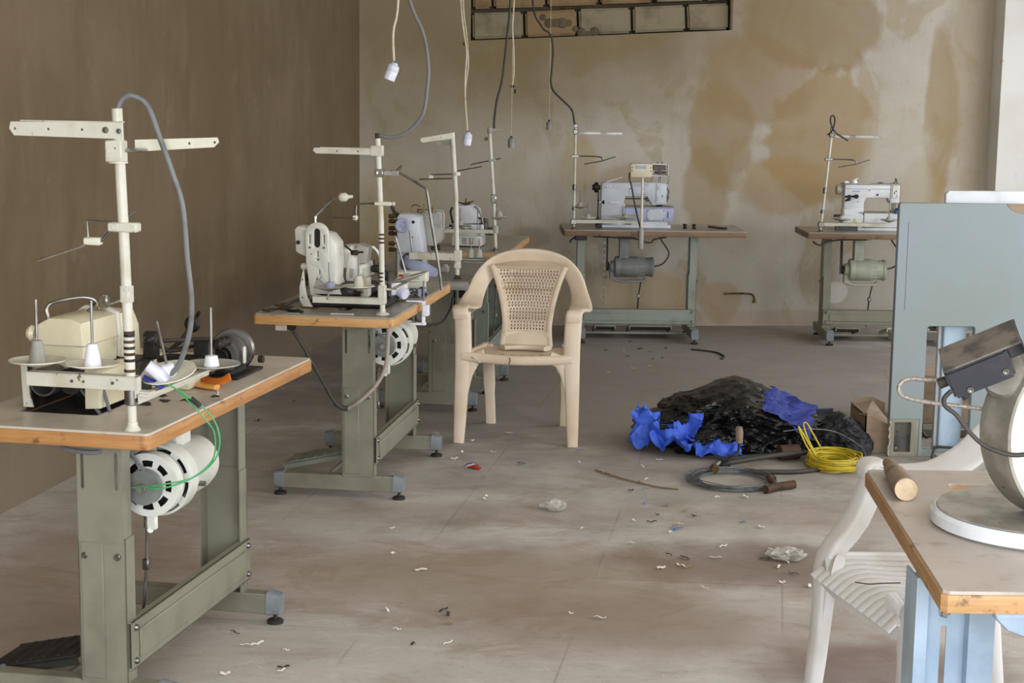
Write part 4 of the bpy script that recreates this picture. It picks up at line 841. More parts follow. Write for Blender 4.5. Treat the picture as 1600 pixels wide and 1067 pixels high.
# --- flatbed coverstitch machines at the back wall
def flat_machine(T, ox, oy, h, label, c1, c2, kind):
    t = Thing(T, 'sewing_machine', (ox+.12, oy, h), label, 'sewing machine', 'sewing machines')
    X = lambda v: ox+v; Z = lambda v: h+v
    if kind == 'A':
        arm_ = [(.0, .05), (.0, .285), (.015, .295), (.35, .30), (.42, .295), (.43, .285), (.43, .155), (.335, .150), (.30, .205), (.16, .205), (.15, .17), (.145, .05)]
    else:
        arm_ = [(.0, .14), (.0, .30), (.01, .31), (.35, .308), (.36, .30), (.36, .185), (.30, .18), (.285, .215), (.145, .215), (.13, .19), (.13, .14)]
    rr_ = [(X(u), Z(v)) for u, v in arm_]
    t.p('arm', MB().plate(rr_, [], .10, XZ(oy-.05), bev=.008), c1)
    y0 = oy-.052
    if kind == 'A':
        t.p('column', MB().sweep([(X(.075), oy, Z(.02)), (X(.075), oy, Z(.10)), (X(.075), oy, Z(.2))], [.06, .065, .07], .048, (1, 0, 0), 16, .5).lathe((X(.075), oy, Z(.02)), [(.09, 0), (.085, .02), (.06, .03)], n=24), c1)
        bed = t.p('bed', MB().box(X(.155), X(.475), oy-.07, oy+.07, Z(.045), Z(.135), .004), c2)
        t.p('bed_panel', MB().box(X(.30), X(.42), oy-.075, oy-.069, Z(.052), Z(.125), .004), 'greyblue', bed)
        s = MB()
        for u in (.308, .412):
            for v_ in (.06, .117): s.lathe((X(u), oy-.075, Z(v_)), [(.004, 0), (.003, .003), (0, .003)], (0, -1, 0), 8)
        t.p('panel_screw', s, 'dark', bed)
        t.p('vent_slot', MB().box(X(.436), X(.441), oy-.0715, oy-.0695, Z(.07), Z(.11)), 'dark', bed)
        t.p('bed_top', MB().box(X(.15), X(.48), oy-.073, oy+.073, Z(.135), Z(.142), .002), 'steel', bed)
        t.p('base_plate', MB().box(X(.0), X(.46), oy-.065, oy+.065, Z(.0), Z(.022), .004).box(X(.02), X(.14), oy-.06, oy+.06, Z(.02), Z(.045), .008).box(X(.20), X(.44), oy-.05, oy+.05, Z(.02), Z(.046)), 'greywhite')
        t.p('handwheel', MB().lathe((X(-.005), oy, Z(.26)), [(.0, 0), (.016, 0), (.016, .012), (.032, .014), (.034, .02), (.034, .036), (.02, .04), (.018, .052), (0, .052)], (-1, 0, 0), 26), 'dark')
        t.p('side_panel', MB().box(X(.185), X(.275), y0-.001, y0+.002, Z(.225), Z(.262), .001), 'greyblue')
        t.p('name_badge', MB().box(X(.018), X(.062), y0-.002, y0+.002, Z(.262), Z(.276), .002), 'greywhite')
        t.p('badge_stripe', MB().box(X(.20), X(.31), y0-.001, y0+.002, Z(.282), Z(.287)).box(X(.20), X(.31), y0-.001, y0+.002, Z(.272), Z(.276)), 'lav')
        t.p('face_plate', MB().box(X(.36), X(.395), y0-.004, y0+.002, Z(.165), Z(.29), .002), 'greyblue')
        s = MB()
        for u, v_ in ((.37, .27), (.37, .255), (.37, .2), (.37, .185), (.40, .215), (.40, .205), (.28, .258), (.28, .222), (.19, .258), (.03, .268), (.05, .268)): s.lathe((X(u), y0-.004, Z(v_)), [(.0035, 0), (.003, .003), (0, .003)], (0, -1, 0), 8)
        t.p('screw', s, 'dark')
        t.p('thread_tube', MB().tube([(X(.06), y0-.012, Z(.165)), (X(.12), y0-.012, Z(.165))], .005).tube([(X(-.03), y0-.012, Z(.165)), (X(.0), y0-.012, Z(.168))], .005), 'white_pl')
        t.p('tension_unit', MB().lathe((X(-.03), oy-.06, Z(.167)), [(.0, 0), (.012, .006), (.012, .014), (.006, .016), (.006, .04), (.013, .044), (.013, .05), (0, .05)], (1, 0, 0), 12).tube([(X(-.02), oy-.05, Z(.25)), (X(-.02), oy-.05, Z(.03))], .004).box(X(-.035), X(-.01), oy-.06, oy-.03, Z(.01), Z(.07), .004), 'dark')
        t.p('white_rod', MB().tube([(X(.15), y0-.01, Z(.16)), (X(.15), y0-.01, Z(.03))], .004), 'white_pl')
        t.p('white_rod', MB().tube([(X(.03), oy, Z(.295)), (X(.14), oy-.02, Z(.33))], .004), 'white_pl')
        t.p('needle_mechanism', MB().cyl((X(.385), oy, Z(.142)), (X(.385), oy, Z(.19)), .006).cyl((X(.395), oy, Z(.145)), (X(.395), oy, Z(.19)), .005).lathe((X(.395), oy-.02, Z(.155)), [(.004, 0), (.013, .003), (.013, .01), (0, .012)], (0, -1, 0), 12).lathe((X(.37), oy-.02, Z(.155)), [(.004, 0), (.011, .003), (.011, .01), (0, .012)], (0, -1, 0), 12).box(X(.37), X(.40), oy-.02, oy+.01, Z(.142), Z(.16), .003), 'dark')
        t.p('lift_rod', MB().tube([(X(.16), oy-.02, Z(.19)), (X(.30), oy-.02, Z(.19))], .004).box(X(.295), X(.315), oy-.035, oy-.01, Z(.172), Z(.20), .004).box(X(.315), X(.34), oy-.03, oy-.01, Z(.175), Z(.195), .004), 'darkgrey')
        t.p('head_hook', MB().tube(cr([(X(.43), oy-.02, Z(.265)), (X(.445), oy-.02, Z(.24)), (X(.44), oy-.02, Z(.21)), (X(.435), oy-.02, Z(.17))], 3), .004).box(X(.43), X(.447), oy-.03, oy, Z(.19), Z(.21), .004), 'darkgrey')
        t.p('top_post', MB().cyl((X(.395), oy, Z(.295)), (X(.395), oy, Z(.345)), .007).cyl((X(.385), oy, Z(.295)), (X(.385), oy, Z(.335)), .005).tube([(X(.33), oy-.02, Z(.30)), (X(.335), oy-.02, Z(.35)), (X(.43), oy-.02, Z(.35)), (X(.445), oy-.02, Z(.34)), (X(.44), oy-.02, Z(.295)), (X(.43), oy-.02, Z(.292))], .0022), 'steel')
    else:
        t.p('base', MB().box(X(-.004), X(.128), oy-.055, oy+.055, Z(.09), Z(.145), .006).box(X(-.008), X(.132), oy-.06, oy+.06, Z(.02), Z(.105), .006), c2)
        bed = t.p('bed', MB().box(X(.13), X(.44), oy-.065, oy+.065, Z(.022), Z(.118), .004), c2)
        t.p('bed_top', MB().box(X(.10), X(.46), oy-.067, oy+.067, Z(.118), Z(.122), .001), 'steel', bed)
        t.p('base_plate', MB().box(X(.0), X(.46), oy-.07, oy+.07, Z(0), Z(.02), .004), 'greywhite')
        t.p('handwheel', MB().lathe((X(0), oy, Z(.265)), [(.02, 0), (.022, .012), (.03, .014), (.033, .018), (.033, .045), (.03, .048), (0, .048)], (-1, 0, 0), 22), 'disc_grey')
        t.p('top_seam', MB().box(X(.0), X(.36), y0-.002, y0+.002, Z(.274), Z(.276)), 'disc_grey')
        t.p('top_cover', MB().box(X(-.012), X(.372), oy-.054, oy+.054, Z(.300), Z(.309), .003), 'disc_grey')
        t.p('tension_unit', MB().lathe((X(.075), y0, Z(.225)), [(.008, 0), (.014, .008), (.014, .02), (0, .024)], (0, -1, 0), 14).tube([(X(.0), y0-.008, Z(.222)), (X(.07), y0-.008, Z(.225))], .006).box(X(.02), X(.04), y0-.014, y0, Z(.195), Z(.235), .005).tube([(X(.005), y0-.008, Z(.195)), (X(.03), y0-.008, Z(.205))], .007), 'dark')
        t.p('face_plate', MB().box(X(.31), X(.352), y0-.004, y0+.002, Z(.215), Z(.30), .003), 'ivory')
        s = MB()
        for u, v_, r in ((.335, .262, .005), (.325, .25, .005), (.34, .235, .0035), (.342, .225, .003), (.215, .237, .007), (.005, .08, .005), (.41, .08, .005), (.09, .19, .003), (.16, .265, .004)): s.lathe((X(u), y0-.003, Z(v_)), [(r, 0), (r*.8, .003), (0, .003)], (0, -1, 0), 8)
        t.p('screw', s, 'dark')
        t.p('blue_badge', MB().box(X(.05), X(.10), y0-.0015, y0+.002, Z(.255), Z(.261)), 'lav')
        t.p('warning_sticker', MB().plate([(X(.055), Z(.05)), (X(.09), Z(.05)), (X(.0725), Z(.083))], [], .002, XZ(oy-.0625)), 'yellow_tag')
        t.p('needle_mechanism', MB().cyl((X(.335), oy, Z(.122)), (X(.335), oy, Z(.19)), .005).cyl((X(.325), oy, Z(.14)), (X(.325), oy, Z(.19)), .005).cyl((X(.347), oy, Z(.125)), (X(.347), oy, Z(.19)), .005).box(X(.31), X(.345), oy-.02, oy+.01, Z(.122), Z(.137), .004), 'steel')
        t.p('top_hook', MB().tube(cr([(X(.30), oy, Z(.308)), (X(.335), oy, Z(.315)), (X(.34), oy, Z(.345)), (X(.35), oy, Z(.32)), (X(.35), oy, Z(.308))], 3), .004).tube([(X(.22), oy, Z(.309)), (X(.24), oy, Z(.315)), (X(.26), oy, Z(.309))], .004), 'darkgrey')
        t.p('top_lamp', MB().lathe((X(.07), oy, Z(.309)), [(.016, 0), (.018, .008), (.014, .018), (0, .02)], (.1, 0, 1), 14).box(X(.0), X(.03), oy-.02, oy+.02, Z(.309), Z(.322), .003).tube([(X(.06), oy, Z(.325)), (X(.09), oy, Z(.34))], .005), 'white_pl')
        t.p('pulley_cover', MB().box(X(-.055), X(-.004), oy-.03, oy+.03, Z(.065), Z(.10), .008).box(X(-.06), X(.09), oy-.085, oy-.07, Z(.0), Z(.045), .003), 'darkgrey')
    return t
flat_machine(TA, -.34, .0, .735, 'blue grey coverstitch machine on the middle back table', 'greyblue', 'lav', 'A')
flat_machine(TB, -.33, .0, .735, 'white flatbed machine with a blue thread on the right back table', 'greywhite', 'greywhite', 'B')
mb = MB().tube(cr([(.015, -.03, .862), (.04, -.04, .87), (.07, -.03, .865), (.11, -.04, .862), (-.0, -.07, .858)], 5), .009, 7)
mb.tube(cr([(.02, -.02, .88), (.05, -.05, .87), (.03, -.01, .868), (.08, -.03, .872)], 5), .008, 7)
mb.tube(cr([(.095, -.068, .855), (.09, -.07, .83), (.065, -.07, .81), (.06, -.07, .79), (.045, -.072, .765)], 5), .004, 6)
single(TB, 'thread_tangle', (.05, -.04, .857), 'blue thread heaped under the needle of the white flatbed machine', 'thread', mb, 'blue_thread')

# --- control box on a post in front of machine A
q = Thing(TA, 'control_box', (-.09, -.285, .60), 'cream electric control box on a tall thin post in front of the blue grey machine', 'control box')
q.p('post', MB().tube([(-.095, -.285, .66), (-.095, -.285, 1.08)], .008, 12), 'disc')
q.p('post_socket', MB().lathe((-.095, -.285, .62), [(.014, 0), (.017, .01), (.017, .10), (.012, .13), (.009, .14)], n=16).box(-.11, -.08, -.285, -.262, .68, .73, .002), 'disc_grey')
q.p('case', MB().plate([(-.175, 1.085), (-.175, 1.155), (-.168, 1.165), (-.035, 1.165), (-.035, 1.085), (-.045, 1.078), (-.165, 1.078)], [], .06, XZ(-.31), bev=.004), 'cream')
q.p('label_plate', MB().box(-.145, -.075, -.3125, -.3095, 1.133, 1.153), 'lav', label='grey blue label plate')
q.p('case_screw', MB().lathe((-.165, -.31, 1.14), [(.004, 0), (0, .003)], (0, -1, 0), 8).lathe((-.165, -.31, 1.12), [(.004, 0), (0, .003)], (0, -1, 0), 8).lathe((-.045, -.31, 1.14), [(.004, 0), (0, .003)], (0, -1, 0), 8).lathe((-.045, -.31, 1.12), [(.004, 0), (0, .003)], (0, -1, 0), 8), 'dark')
fr = MB()
for zz in (1.09, 1.165): fr.box(-.035, .065, -.31, -.304, zz-.003, zz+.003); fr.box(-.035, .065, -.262, -.256, zz-.003, zz+.003)
for xx in (.062,): fr.box(xx, xx+.005, -.31, -.256, 1.087, 1.168)
q.p('solenoid_frame', fr, 'steel')
q.p('solenoid', MB().box(-.03, .05, -.30, -.265, 1.125, 1.155, .004).cyl((-.02, -.285, 1.11), (.055, -.285, 1.11), .008).box(.01, .02, -.305, -.26, 1.095, 1.15).cyl((0, -.285, 1.165), (0, -.285, 1.175), .005).cyl((.03, -.285, 1.165), (.03, -.285, 1.175), .005), 'darkgrey')
single(TA, 'cable', (-.17, -.29, 1.1), 'black cable drooping from the cream control box down to the back table', 'cable',
       MB().tube(cr([(-.178, -.30, 1.11), (-.18, -.30, 1.07), (-.165, -.30, 1.02), (-.145, -.30, .92), (-.12, -.29, .82), (-.10, -.275, .75), (-.10, -.262, .735)], 5), .0055), 'cable_dark')
# odds and ends on the middle back table
for i, xx in enumerate((.215, .275)):
    single(TA, 'bobbin', (xx, -.05, .735), ('left' if i == 0 else 'right')+' of the two small black bobbins on the middle back table', 'bobbin', MB().lathe((xx, -.05, .735), [(.014, 0), (.016, .004), (.010, .008), (.010, .018), (.015, .022), (.012, .03), (0, .03)], n=16), 'dark')
single(TA, 'tool_handle', (.42, -.08, .735), 'rusty tool lying at the right end of the middle back table', 'tool', MB().tube([(.37, -.05, .750), (.42, -.08, .745), (.46, -.10, .743)], [.009, .008, .006], 8).box(.455, .485, -.115, -.09, .735, .750, .003), 'rust')
single(TA, 'bobbin_winder', (-.36, -.09, .735), 'small black clip by the foot of the blue grey machine', 'machine part', MB().box(-.375, -.335, -.11, -.08, .735, .765, .004), 'dark')
for xx, lab in ((-.47, 'small black switch under the left end of the middle back table'),):
    single(TA, 'switch', (xx, -.2, .694), lab, 'switch', MB().box(-.52, -.44, -.23, -.19, .665, .694, .004).tube(cr([(-.52, -.21, .68), (-.545, -.21, .66), (-.54, -.21, .645)], 3), .005), 'dark')
single(TA, 'cable', (.0, -.2, .69), 'black cable looped under the middle back table', 'cable', MB().tube(cr([(-.40, -.20, .688), (-.25, -.21, .682), (-.12, -.21, .676), (-.06, -.21, .655), (-.02, -.21, .655), (0, -.21, .675), (.08, -.2, .688)], 5), .005), 'cable_dark')
single(TB, 'cable', (-.4, -.2, .69), 'black cable loop under the left end of the right back table', 'cable', MB().tube(cr([(-.55, -.2, .67), (-.53, -.22, .655), (-.50, -.22, .65), (-.46, -.21, .672), (-.36, -.2, .684), (-.2, -.2, .688)], 5), .006), 'cable_dark')
# chain from machine A to treadle
mb = MB()
for k in range(26): mb.ring((-.315, -.08, .68-k*.021), .0055, .0035, -.002, .002, (1, 0, 0) if k % 2 else (0, 1, 0), 8)
single(TA, 'chain', (-.315, -.08, .69), 'thin steel chain hanging under the middle back table', 'chain', mb, 'steel')

# ================================================================ small things on table 2
q = Thing(T2, 'switch_box', (.20, -.185, .752), 'pale switch box with red and green buttons on the second left table', 'switch box')
q.p('case', MB().box(.16, .22, -.245, -.12, .80, .845, .005), 'disc')
q.p('red_button', MB().box(.152, .160, -.150, -.131, .812, .833, .002), 'red'); q.p('green_button', MB().box(.152, .160, -.172, -.153, .812, .833, .002), 'green')
q.p('label_plate', MB().box(.1585, .160, -.215, -.18, .812, .833), 'lblgrey')
q.p('bracket', MB().box(.165, .215, -.235, -.12, .752, .80, .004), 'ivory')
q = Thing(T2, 'desk_lamp', (-.05, -.16, .752), 'round white plastic lamp head lying tilted beside the thread stand', 'lamp')
A = Vector((-.35, -.55, -.25)).normalized(); c = Vector((-.12, -.185, .80))
q.p('shade', MB().lathe(c, [(.010, -.015), (.040, -.012), (.052, 0), (.054, .006), (.048, .004), (.03, -.004), (0, -.004)], -A, 28), 'white_pl')
q.p('holder', MB().lathe(c, [(.020, -.01), (.024, 0), (.024, .04), (.020, .045), (0, .045)], A, 20), 'socket')
single(T2, 'screwdriver', (-.15, -.1, .752), 'long thin steel screwdriver lying across the second left table', 'tool', MB().tube([(-.24, .02, .762), (-.10, -.235, .757)], .003).tube([(-.27, .075, .764), (-.24, .02, .762)], .009), 'brass')
q = Thing(T2, 'clamp_bracket', (-.12, -.27, .752), 'white metal C-clamp gripping the right edge of the second left table', 'clamp')
q.p('jaw', MB().box(-.135, -.115, -.30, -.22, .754, .760, .001).box(-.135, -.115, -.296, -.284, .665, .758, .002).box(-.135, -.115, -.30, -.235, .662, .672, .002).box(-.145, -.110, -.313, -.288, .70, .745, .003), 'white_pl')
q.p('thumb_screw', MB().cyl((-.125, -.25, .67), (-.125, -.25, .71), .004).tube([(-.125, -.25, .682), (-.125, -.215, .682)], .003), 'steel')
q.p('post', MB().tube([(-.125, -.29, .756), (-.125, -.29, .84)], .0035), 'steel')
mb = MB()
for k in range(5): mb.tube(cr([(.05+random.uniform(-.04, .05), -.22+random.uniform(-.035, .035), .756+random.uniform(0, .03)) for _ in range(6)], 5), .003, 5)
mb.lathe((.05, -.235, .756), [(.012, 0), (.012, .03), (0, .034)]); mb.lathe((.09, -.21, .756), [(.013, 0), (.013, .025), (0, .03)])
single(T2, 'thread_tangle', (.06, -.22, .752), 'grey tangle of wire and bobbins near the switch box', 'thread', mb, 'wire_grey')
single(T2, 'blue_spool', (.11, -.245, .752), 'small blue spool at the end of the wire tangle on the second table', 'spool', MB().lathe((.10, -.245, .755), [(.016, 0), (.016, .004), (.011, .006), (.011, .025), (.016, .028), (.016, .032), (0, .032)], (.4, .3, .8), 16), 'blue2')
for i, (a, b_, m, lab) in enumerate((((-.555, -.02), (-.545, -.105), 'scrap_white', 'white ruler strip at the front edge of the second left table'),
                                 ((-.56, .10), (-.575, .16), 'steel', 'thin steel needle plate strip near the left front of the second table'))):
    single(T2, 'flat_strip', (*a, .752), lab, 'strip', MB().sweep([(*a, .7545), (*b_, .7545)], .007, .002, (1, 0, 0)), m)
for i in range(5):
    a = Vector((-.49-i*.012, .13-i*.008, .7555))
    single(T2, 'hairpin_hook', a, 'dark bent wire hook from the row on the second left table', 'hook', MB().tube(cr([a+Vector((.01, .05, 0)), a+Vector((0, .03, .001)), a+Vector((-.004, 0, 0)), a+Vector((.004, -.006, .001)), a+Vector((.01, .005, 0))], 3), .0028, 6), 'dark', 'bent hooks on the second left table')
for i, (x0, y0, m, lab) in enumerate(((-.44, .20, 'rust', 'rusty metal cover plate near the left edge of the second table'), (-.34, .235, 'brass', 'brown metal bracket by the left far edge of the second table'), (-.50, .235, 'darkgrey', 'dark flat plate on the left front corner of the second table'))):
    single(T2, 'cover_plate', (x0, y0, .752), lab, 'metal plate', MB().plate([(x0-.05, y0-.02), (x0+.04, y0-.03), (x0+.05, y0+.01), (x0-.02, y0+.022)], [circ(x0-.02, y0-.008, .006), circ(x0+.02, y0-.01, .005)], .004, XY(.753)), m)
single(T2, 'cable', (-.36, .2, .76), 'black cable stub poking from behind the tall ivory machine', 'cable', MB().tube(cr([(-.34, .12, .79), (-.36, .17, .775), (-.38, .21, .757)], 4), .006), 'cable_dark')
# switch under table 2 and its drooping spliced cord
q = Thing(T2, 'pull_switch', (-.52, .16, .712), 'white pull switch screwed under the left front corner of the second table', 'switch')
q.p('case', MB().box(-.545, -.515, .155, .20, .682, .712, .003), 'white_paint'); q.p('cord_gland', MB().box(-.54, -.51, .125, .156, .685, .712, .005), 'dark')
P = [(-.53, .14, .69), (-.52, .11, .64), (-.50, .07, .56), (-.47, .03, .47), (-.45, -.005, .40), (-.44, -.04, .37)]
single(T2, 'cable', P[0], 'black part of the cord drooping in front of the second table leg', 'cable', MB().tube(cr(P, 5), .0065).tube(cr([(-.447, -.01, .392), (-.44, -.03, .375), (-.435, -.055, .37)], 4), .010), 'cable_dark')
P = [(-.435, -.055, .37), (-.43, -.10, .40), (-.42, -.16, .46), (-.40, -.195, .53), (-.40, -.205, .62), (-.42, -.21, .712)]
single(T2, 'cable', P[-1], 'greyish pink half of the spliced cord rising to the second table top', 'cable', MB().tube(cr(P, 5), .0075), 'cable_beige')
single(ID, 'cable', (-.44, 7.3, .64), 'black cord sagging between the second and third left tables', 'cable', MB().tube(cr([(-.42, 6.95, .625), (-.414, 7.0, .603), (-.374, 7.3, .542), (-.327, 7.55, .523), (-.30, 7.8, .552), (-.29, 7.85, .60)], 6), .006), 'cable_dark')

# ================================================================ cables of table 1
P = [(-.561, -.189, 1.52), (-.56, -.2, 1.545), (-.56, -.225, 1.557), (-.55, -.26, 1.535), (-.55, -.29, 1.46), (-.54, -.315, 1.38), (-.53, -.335, 1.30), (-.52, -.34, 1.18), (-.51, -.345, 1.08), (-.50, -.335, 1.0), (-.48, -.30, .92), (-.47, -.265, .88)]
single(T1, 'cable', P[0], 'thick grey cable arching from the top of the nearest thread stand to the table', 'cable', MB().tube(cr(P, 6), .0065, 10), 'cable_grey')
q = Thing(T1, 'plug', (-.50, -.25, .88), 'white plug with a blue band at the end of the thick grey cable', 'plug')
q.p('body', MB().sweep([(-.50, -.225, .912), (-.49, -.25, .892), (-.49, -.27, .872)], [.016, .02, .016], [.013, .015, .012], (1, 0, 0), 14, .7), 'socket')
q.p('band', MB().sweep([(-.512, -.218, .885), (-.505, -.24, .872), (-.50, -.265, .862)], .012, .005, (1, 0, 0), 10), 'blue2')
for k in (0, 1):
    o = .006*k
    P = [(-.49, -.27, .868), (-.47, -.305+o, .84), (-.43, -.35+o, .79-.02*k), (-.41, -.37+o*2, .73), (-.42, -.362+o, .67), (-.44, -.31, .625), (-.47, -.24, .61-.01*k), (-.46, -.19, .60), (-.44, -.15, .59)]
    single(T1, 'wire', P[0], ('outer' if k == 0 else 'inner')+' green wire of the pair looping over the edge of the nearest table', 'wire', MB().tube(cr(P, 6), .0022, 6), 'green_wire', 'green wires')
single(T1, 'tape_wrap', (-.45, -.33, .815), 'black tape wrapped round the green wires', 'tape', MB().sweep([(-.458, -.318, .828), (-.445, -.335, .808)], .006, .006, (1, 0, 0), 10), 'rubber')
single(T1, 'cable', (-.5, .0, .71), 'grey cable sagging under the front edge of the nearest table', 'cable', MB().tube(cr([(-.50, .10, .715), (-.49, .04, .70), (-.49, -.02, .688), (-.48, -.08, .685), (-.42, -.12, .70), (-.38, -.14, .715)], 5), .006), 'cable_grey')

# ================================================================ hanging cables, lamp holders (from the ceiling)
def hang(pts, r, m, lab, n=6):
    return single(ID, 'hanging_cable', pts[0], lab, 'cable', MB().tube(cr(pts, n), r, 8), m)
hang([(-.42, 6.1, 2.9), (-.435, 6.1, 2.3), (-.437, 6.1, 1.918), (-.455, 6.1, 1.80), (-.452, 6.1, 1.685)], .0045, 'cable_white', 'white cord carrying the nearest lamp holder')
hang([(-.50, 6.1, 2.9), (-.46, 6.1, 2.2), (-.395, 6.1, 1.918), (-.345, 6.1, 1.80), (-.325, 6.1, 1.69), (-.328, 6.1, 1.60), (-.345, 6.1, 1.50), (-.40, 6.1, 1.435), (-.46, 6.1, 1.414), (-.505, 6.1, 1.42), (-.517, 6.105, 1.423)], .0065, 'cable_grey', 'thick grey cable curving down to the thread stand of the second table')
hang([(-.30, 8.2, 2.9), (-.285, 8.2, 2.4), (-.277, 8.2, 2.045), (-.262, 8.2, 1.90), (-.246, 8.2, 1.79), (-.252, 8.2, 1.66), (-.25, 8.2, 1.55), (-.242, 8.2, 1.45), (-.238, 8.2, 1.395)], .0045, 'cable_white', 'white cord carrying the second lamp holder')
hang([(-.27, 8.22, 2.9), (-.27, 8.22, 2.4), (-.265, 8.22, 2.03), (-.248, 8.22, 1.88), (-.24, 8.22, 1.80), (-.238, 8.22, 1.72), (-.248, 8.22, 1.64), (-.252, 8.22, 1.58)], .0035, 'cable_white', 'thinner cream cord twisted beside the second lamp cord')
hang([(-.02, 8.9, 2.9), (-.03, 8.9, 2.3), (-.034, 8.9, 2.056), (-.05, 8.9, 1.88), (-.062, 8.9, 1.75), (-.075, 8.9, 1.65), (-.10, 8.9, 1.55), (-.112, 8.9, 1.45), (-.113, 8.9, 1.40)], .0065, 'cable_dark', 'dark cable running down to the leaning steel thread stand')
hang([(-.01, 9.0, 2.9), (-.01, 9.0, 2.3), (-.015, 9.0, 2.06), (-.02, 9.0, 1.95), (-.012, 9.0, 1.82), (-.01, 9.0, 1.70), (-.017, 9.0, 1.64)], .0045, 'cable_white', 'cream cord ending bare in the air in front of the back wall')
hang([(.12, 10.4, 2.9), (.10, 10.4, 2.2), (.16, 10.4, 2.02), (.215, 10.4, 1.97), (.235, 10.4, 1.88), (.23, 10.4, 1.76), (.225, 10.4, 1.68), (.24, 10.4, 1.62), (.30, 10.4, 1.56), (.36, 10.4, 1.50), (.378, 10.4, 1.42), (.378, 10.4, 1.408)], .0065, 'cable_dark', 'dark cable snaking down to the thread stand of the middle back table')
hang([(-.02, 9.8, 2.9), (-.02, 9.8, 1.6), (-.02, 9.8, 1.33)], .0015, 'cable_white', 'very thin cord carrying the third lamp holder')
hang([(.222, 10.6, 2.9), (.222, 10.6, 1.7), (.222, 10.6, 1.41)], .0015, 'cable_white', 'very thin cord carrying the farthest lamp holder')
for (p, s, tilt, m, lab) in (((-.458, 6.1, 1.66), 1.0, (-.38, 0, -1), 'socket', 'largest and nearest white lamp holder hanging tilted from a cord'),
                          ((-.237, 8.2, 1.365), 1.0, (-.12, 0, -1), 'socket', 'white lamp holder hanging in front of the third thread stand'),
                          ((-.02, 9.8, 1.305), .95, (0, 0, -1), 'socket_grey', 'small grey lamp holder hanging right of the leaning thread stand'),
                          ((.222, 10.6, 1.395), .85, (0, 0, -1), 'socket_grey', 'tiny dusty lamp holder hanging nearest the back wall')):
    A = Vector(tilt).normalized(); c = Vector(p)-A*.03
    q = Thing(ID, 'lamp_holder', c, lab, 'lamp holder', 'hanging lamp holders')
    q.p('cord_grip', MB().lathe(c, [(.004*s, -.008), (.009*s, -.004), (.009*s, .006)], A, 12), 'rubber' if m != 'socket' else 'cable_grey')
    q.p('cap', MB().lathe(c, [(.010*s, 0), (.013*s, .006*s), (.021*s, .012*s), (.023*s, .030*s), (.021*s, .033*s)], A, 20), m)
    q.p('shell', MB().lathe(c, [(.021*s, .032*s), (.0225*s, .035*s), (.021*s, .066*s), (.019*s, .067*s), (.018*s, .045*s), (0, .045*s)], A, 20), m)
# chips and fittings on the back wall
TW = Tf((CX, CY), math.degrees(RB))
for (X_, Z_, w_, hh, m, lab, nm) in ((.70, 2.06, .012, .03, 'dark', 'narrow dark chip in the plaster, highest left of the block opening', 'plaster_chip'), (.715, 1.93, .016, .045, 'dark', 'dark chip in the plaster left of the lowest block', 'plaster_chip')):
    single(TW, nm, (X_, -.001, Z_), lab, 'wall chip', MB().lathe((X_, -.002, Z_), [(w_, 0), (w_*.7, .002), (0, .002)], (0, 1, 0), 9), m)
single(TW, 'wall_screw', (.865, -.004, 1.29), 'small dark screw in the back wall beside the second lamp holder', 'screw', MB().ring((.865, -.004, 1.29), .012, .006, 0, .006, (0, 1, 0), 12), 'dark')
single(TW, 'wall_hook', (1.03, -.01, 1.63), 'small dark nail in the back wall under the bare cord end', 'nail', MB().box(1.03, 1.055, -.008, 0, 1.64, 1.655, .003).box(1.055, 1.065, -.006, 0, 1.60, 1.63, .003), 'dark')
mb = MB().tube(cr([(2.55, -.012, .23), (2.65, -.015, .232), (2.74, -.015, .228), (2.765, -.015, .21), (2.77, -.015, .175)], 4), .007).lathe((2.77, -.015, .165), [(.012, 0), (.012, .02), (.008, .024)], n=10)
single(TW, 'pipe_stub', (2.6, -.01, .23), 'thin rusty pipe bent down along the foot of the back wall', 'pipe', mb, 'brass')

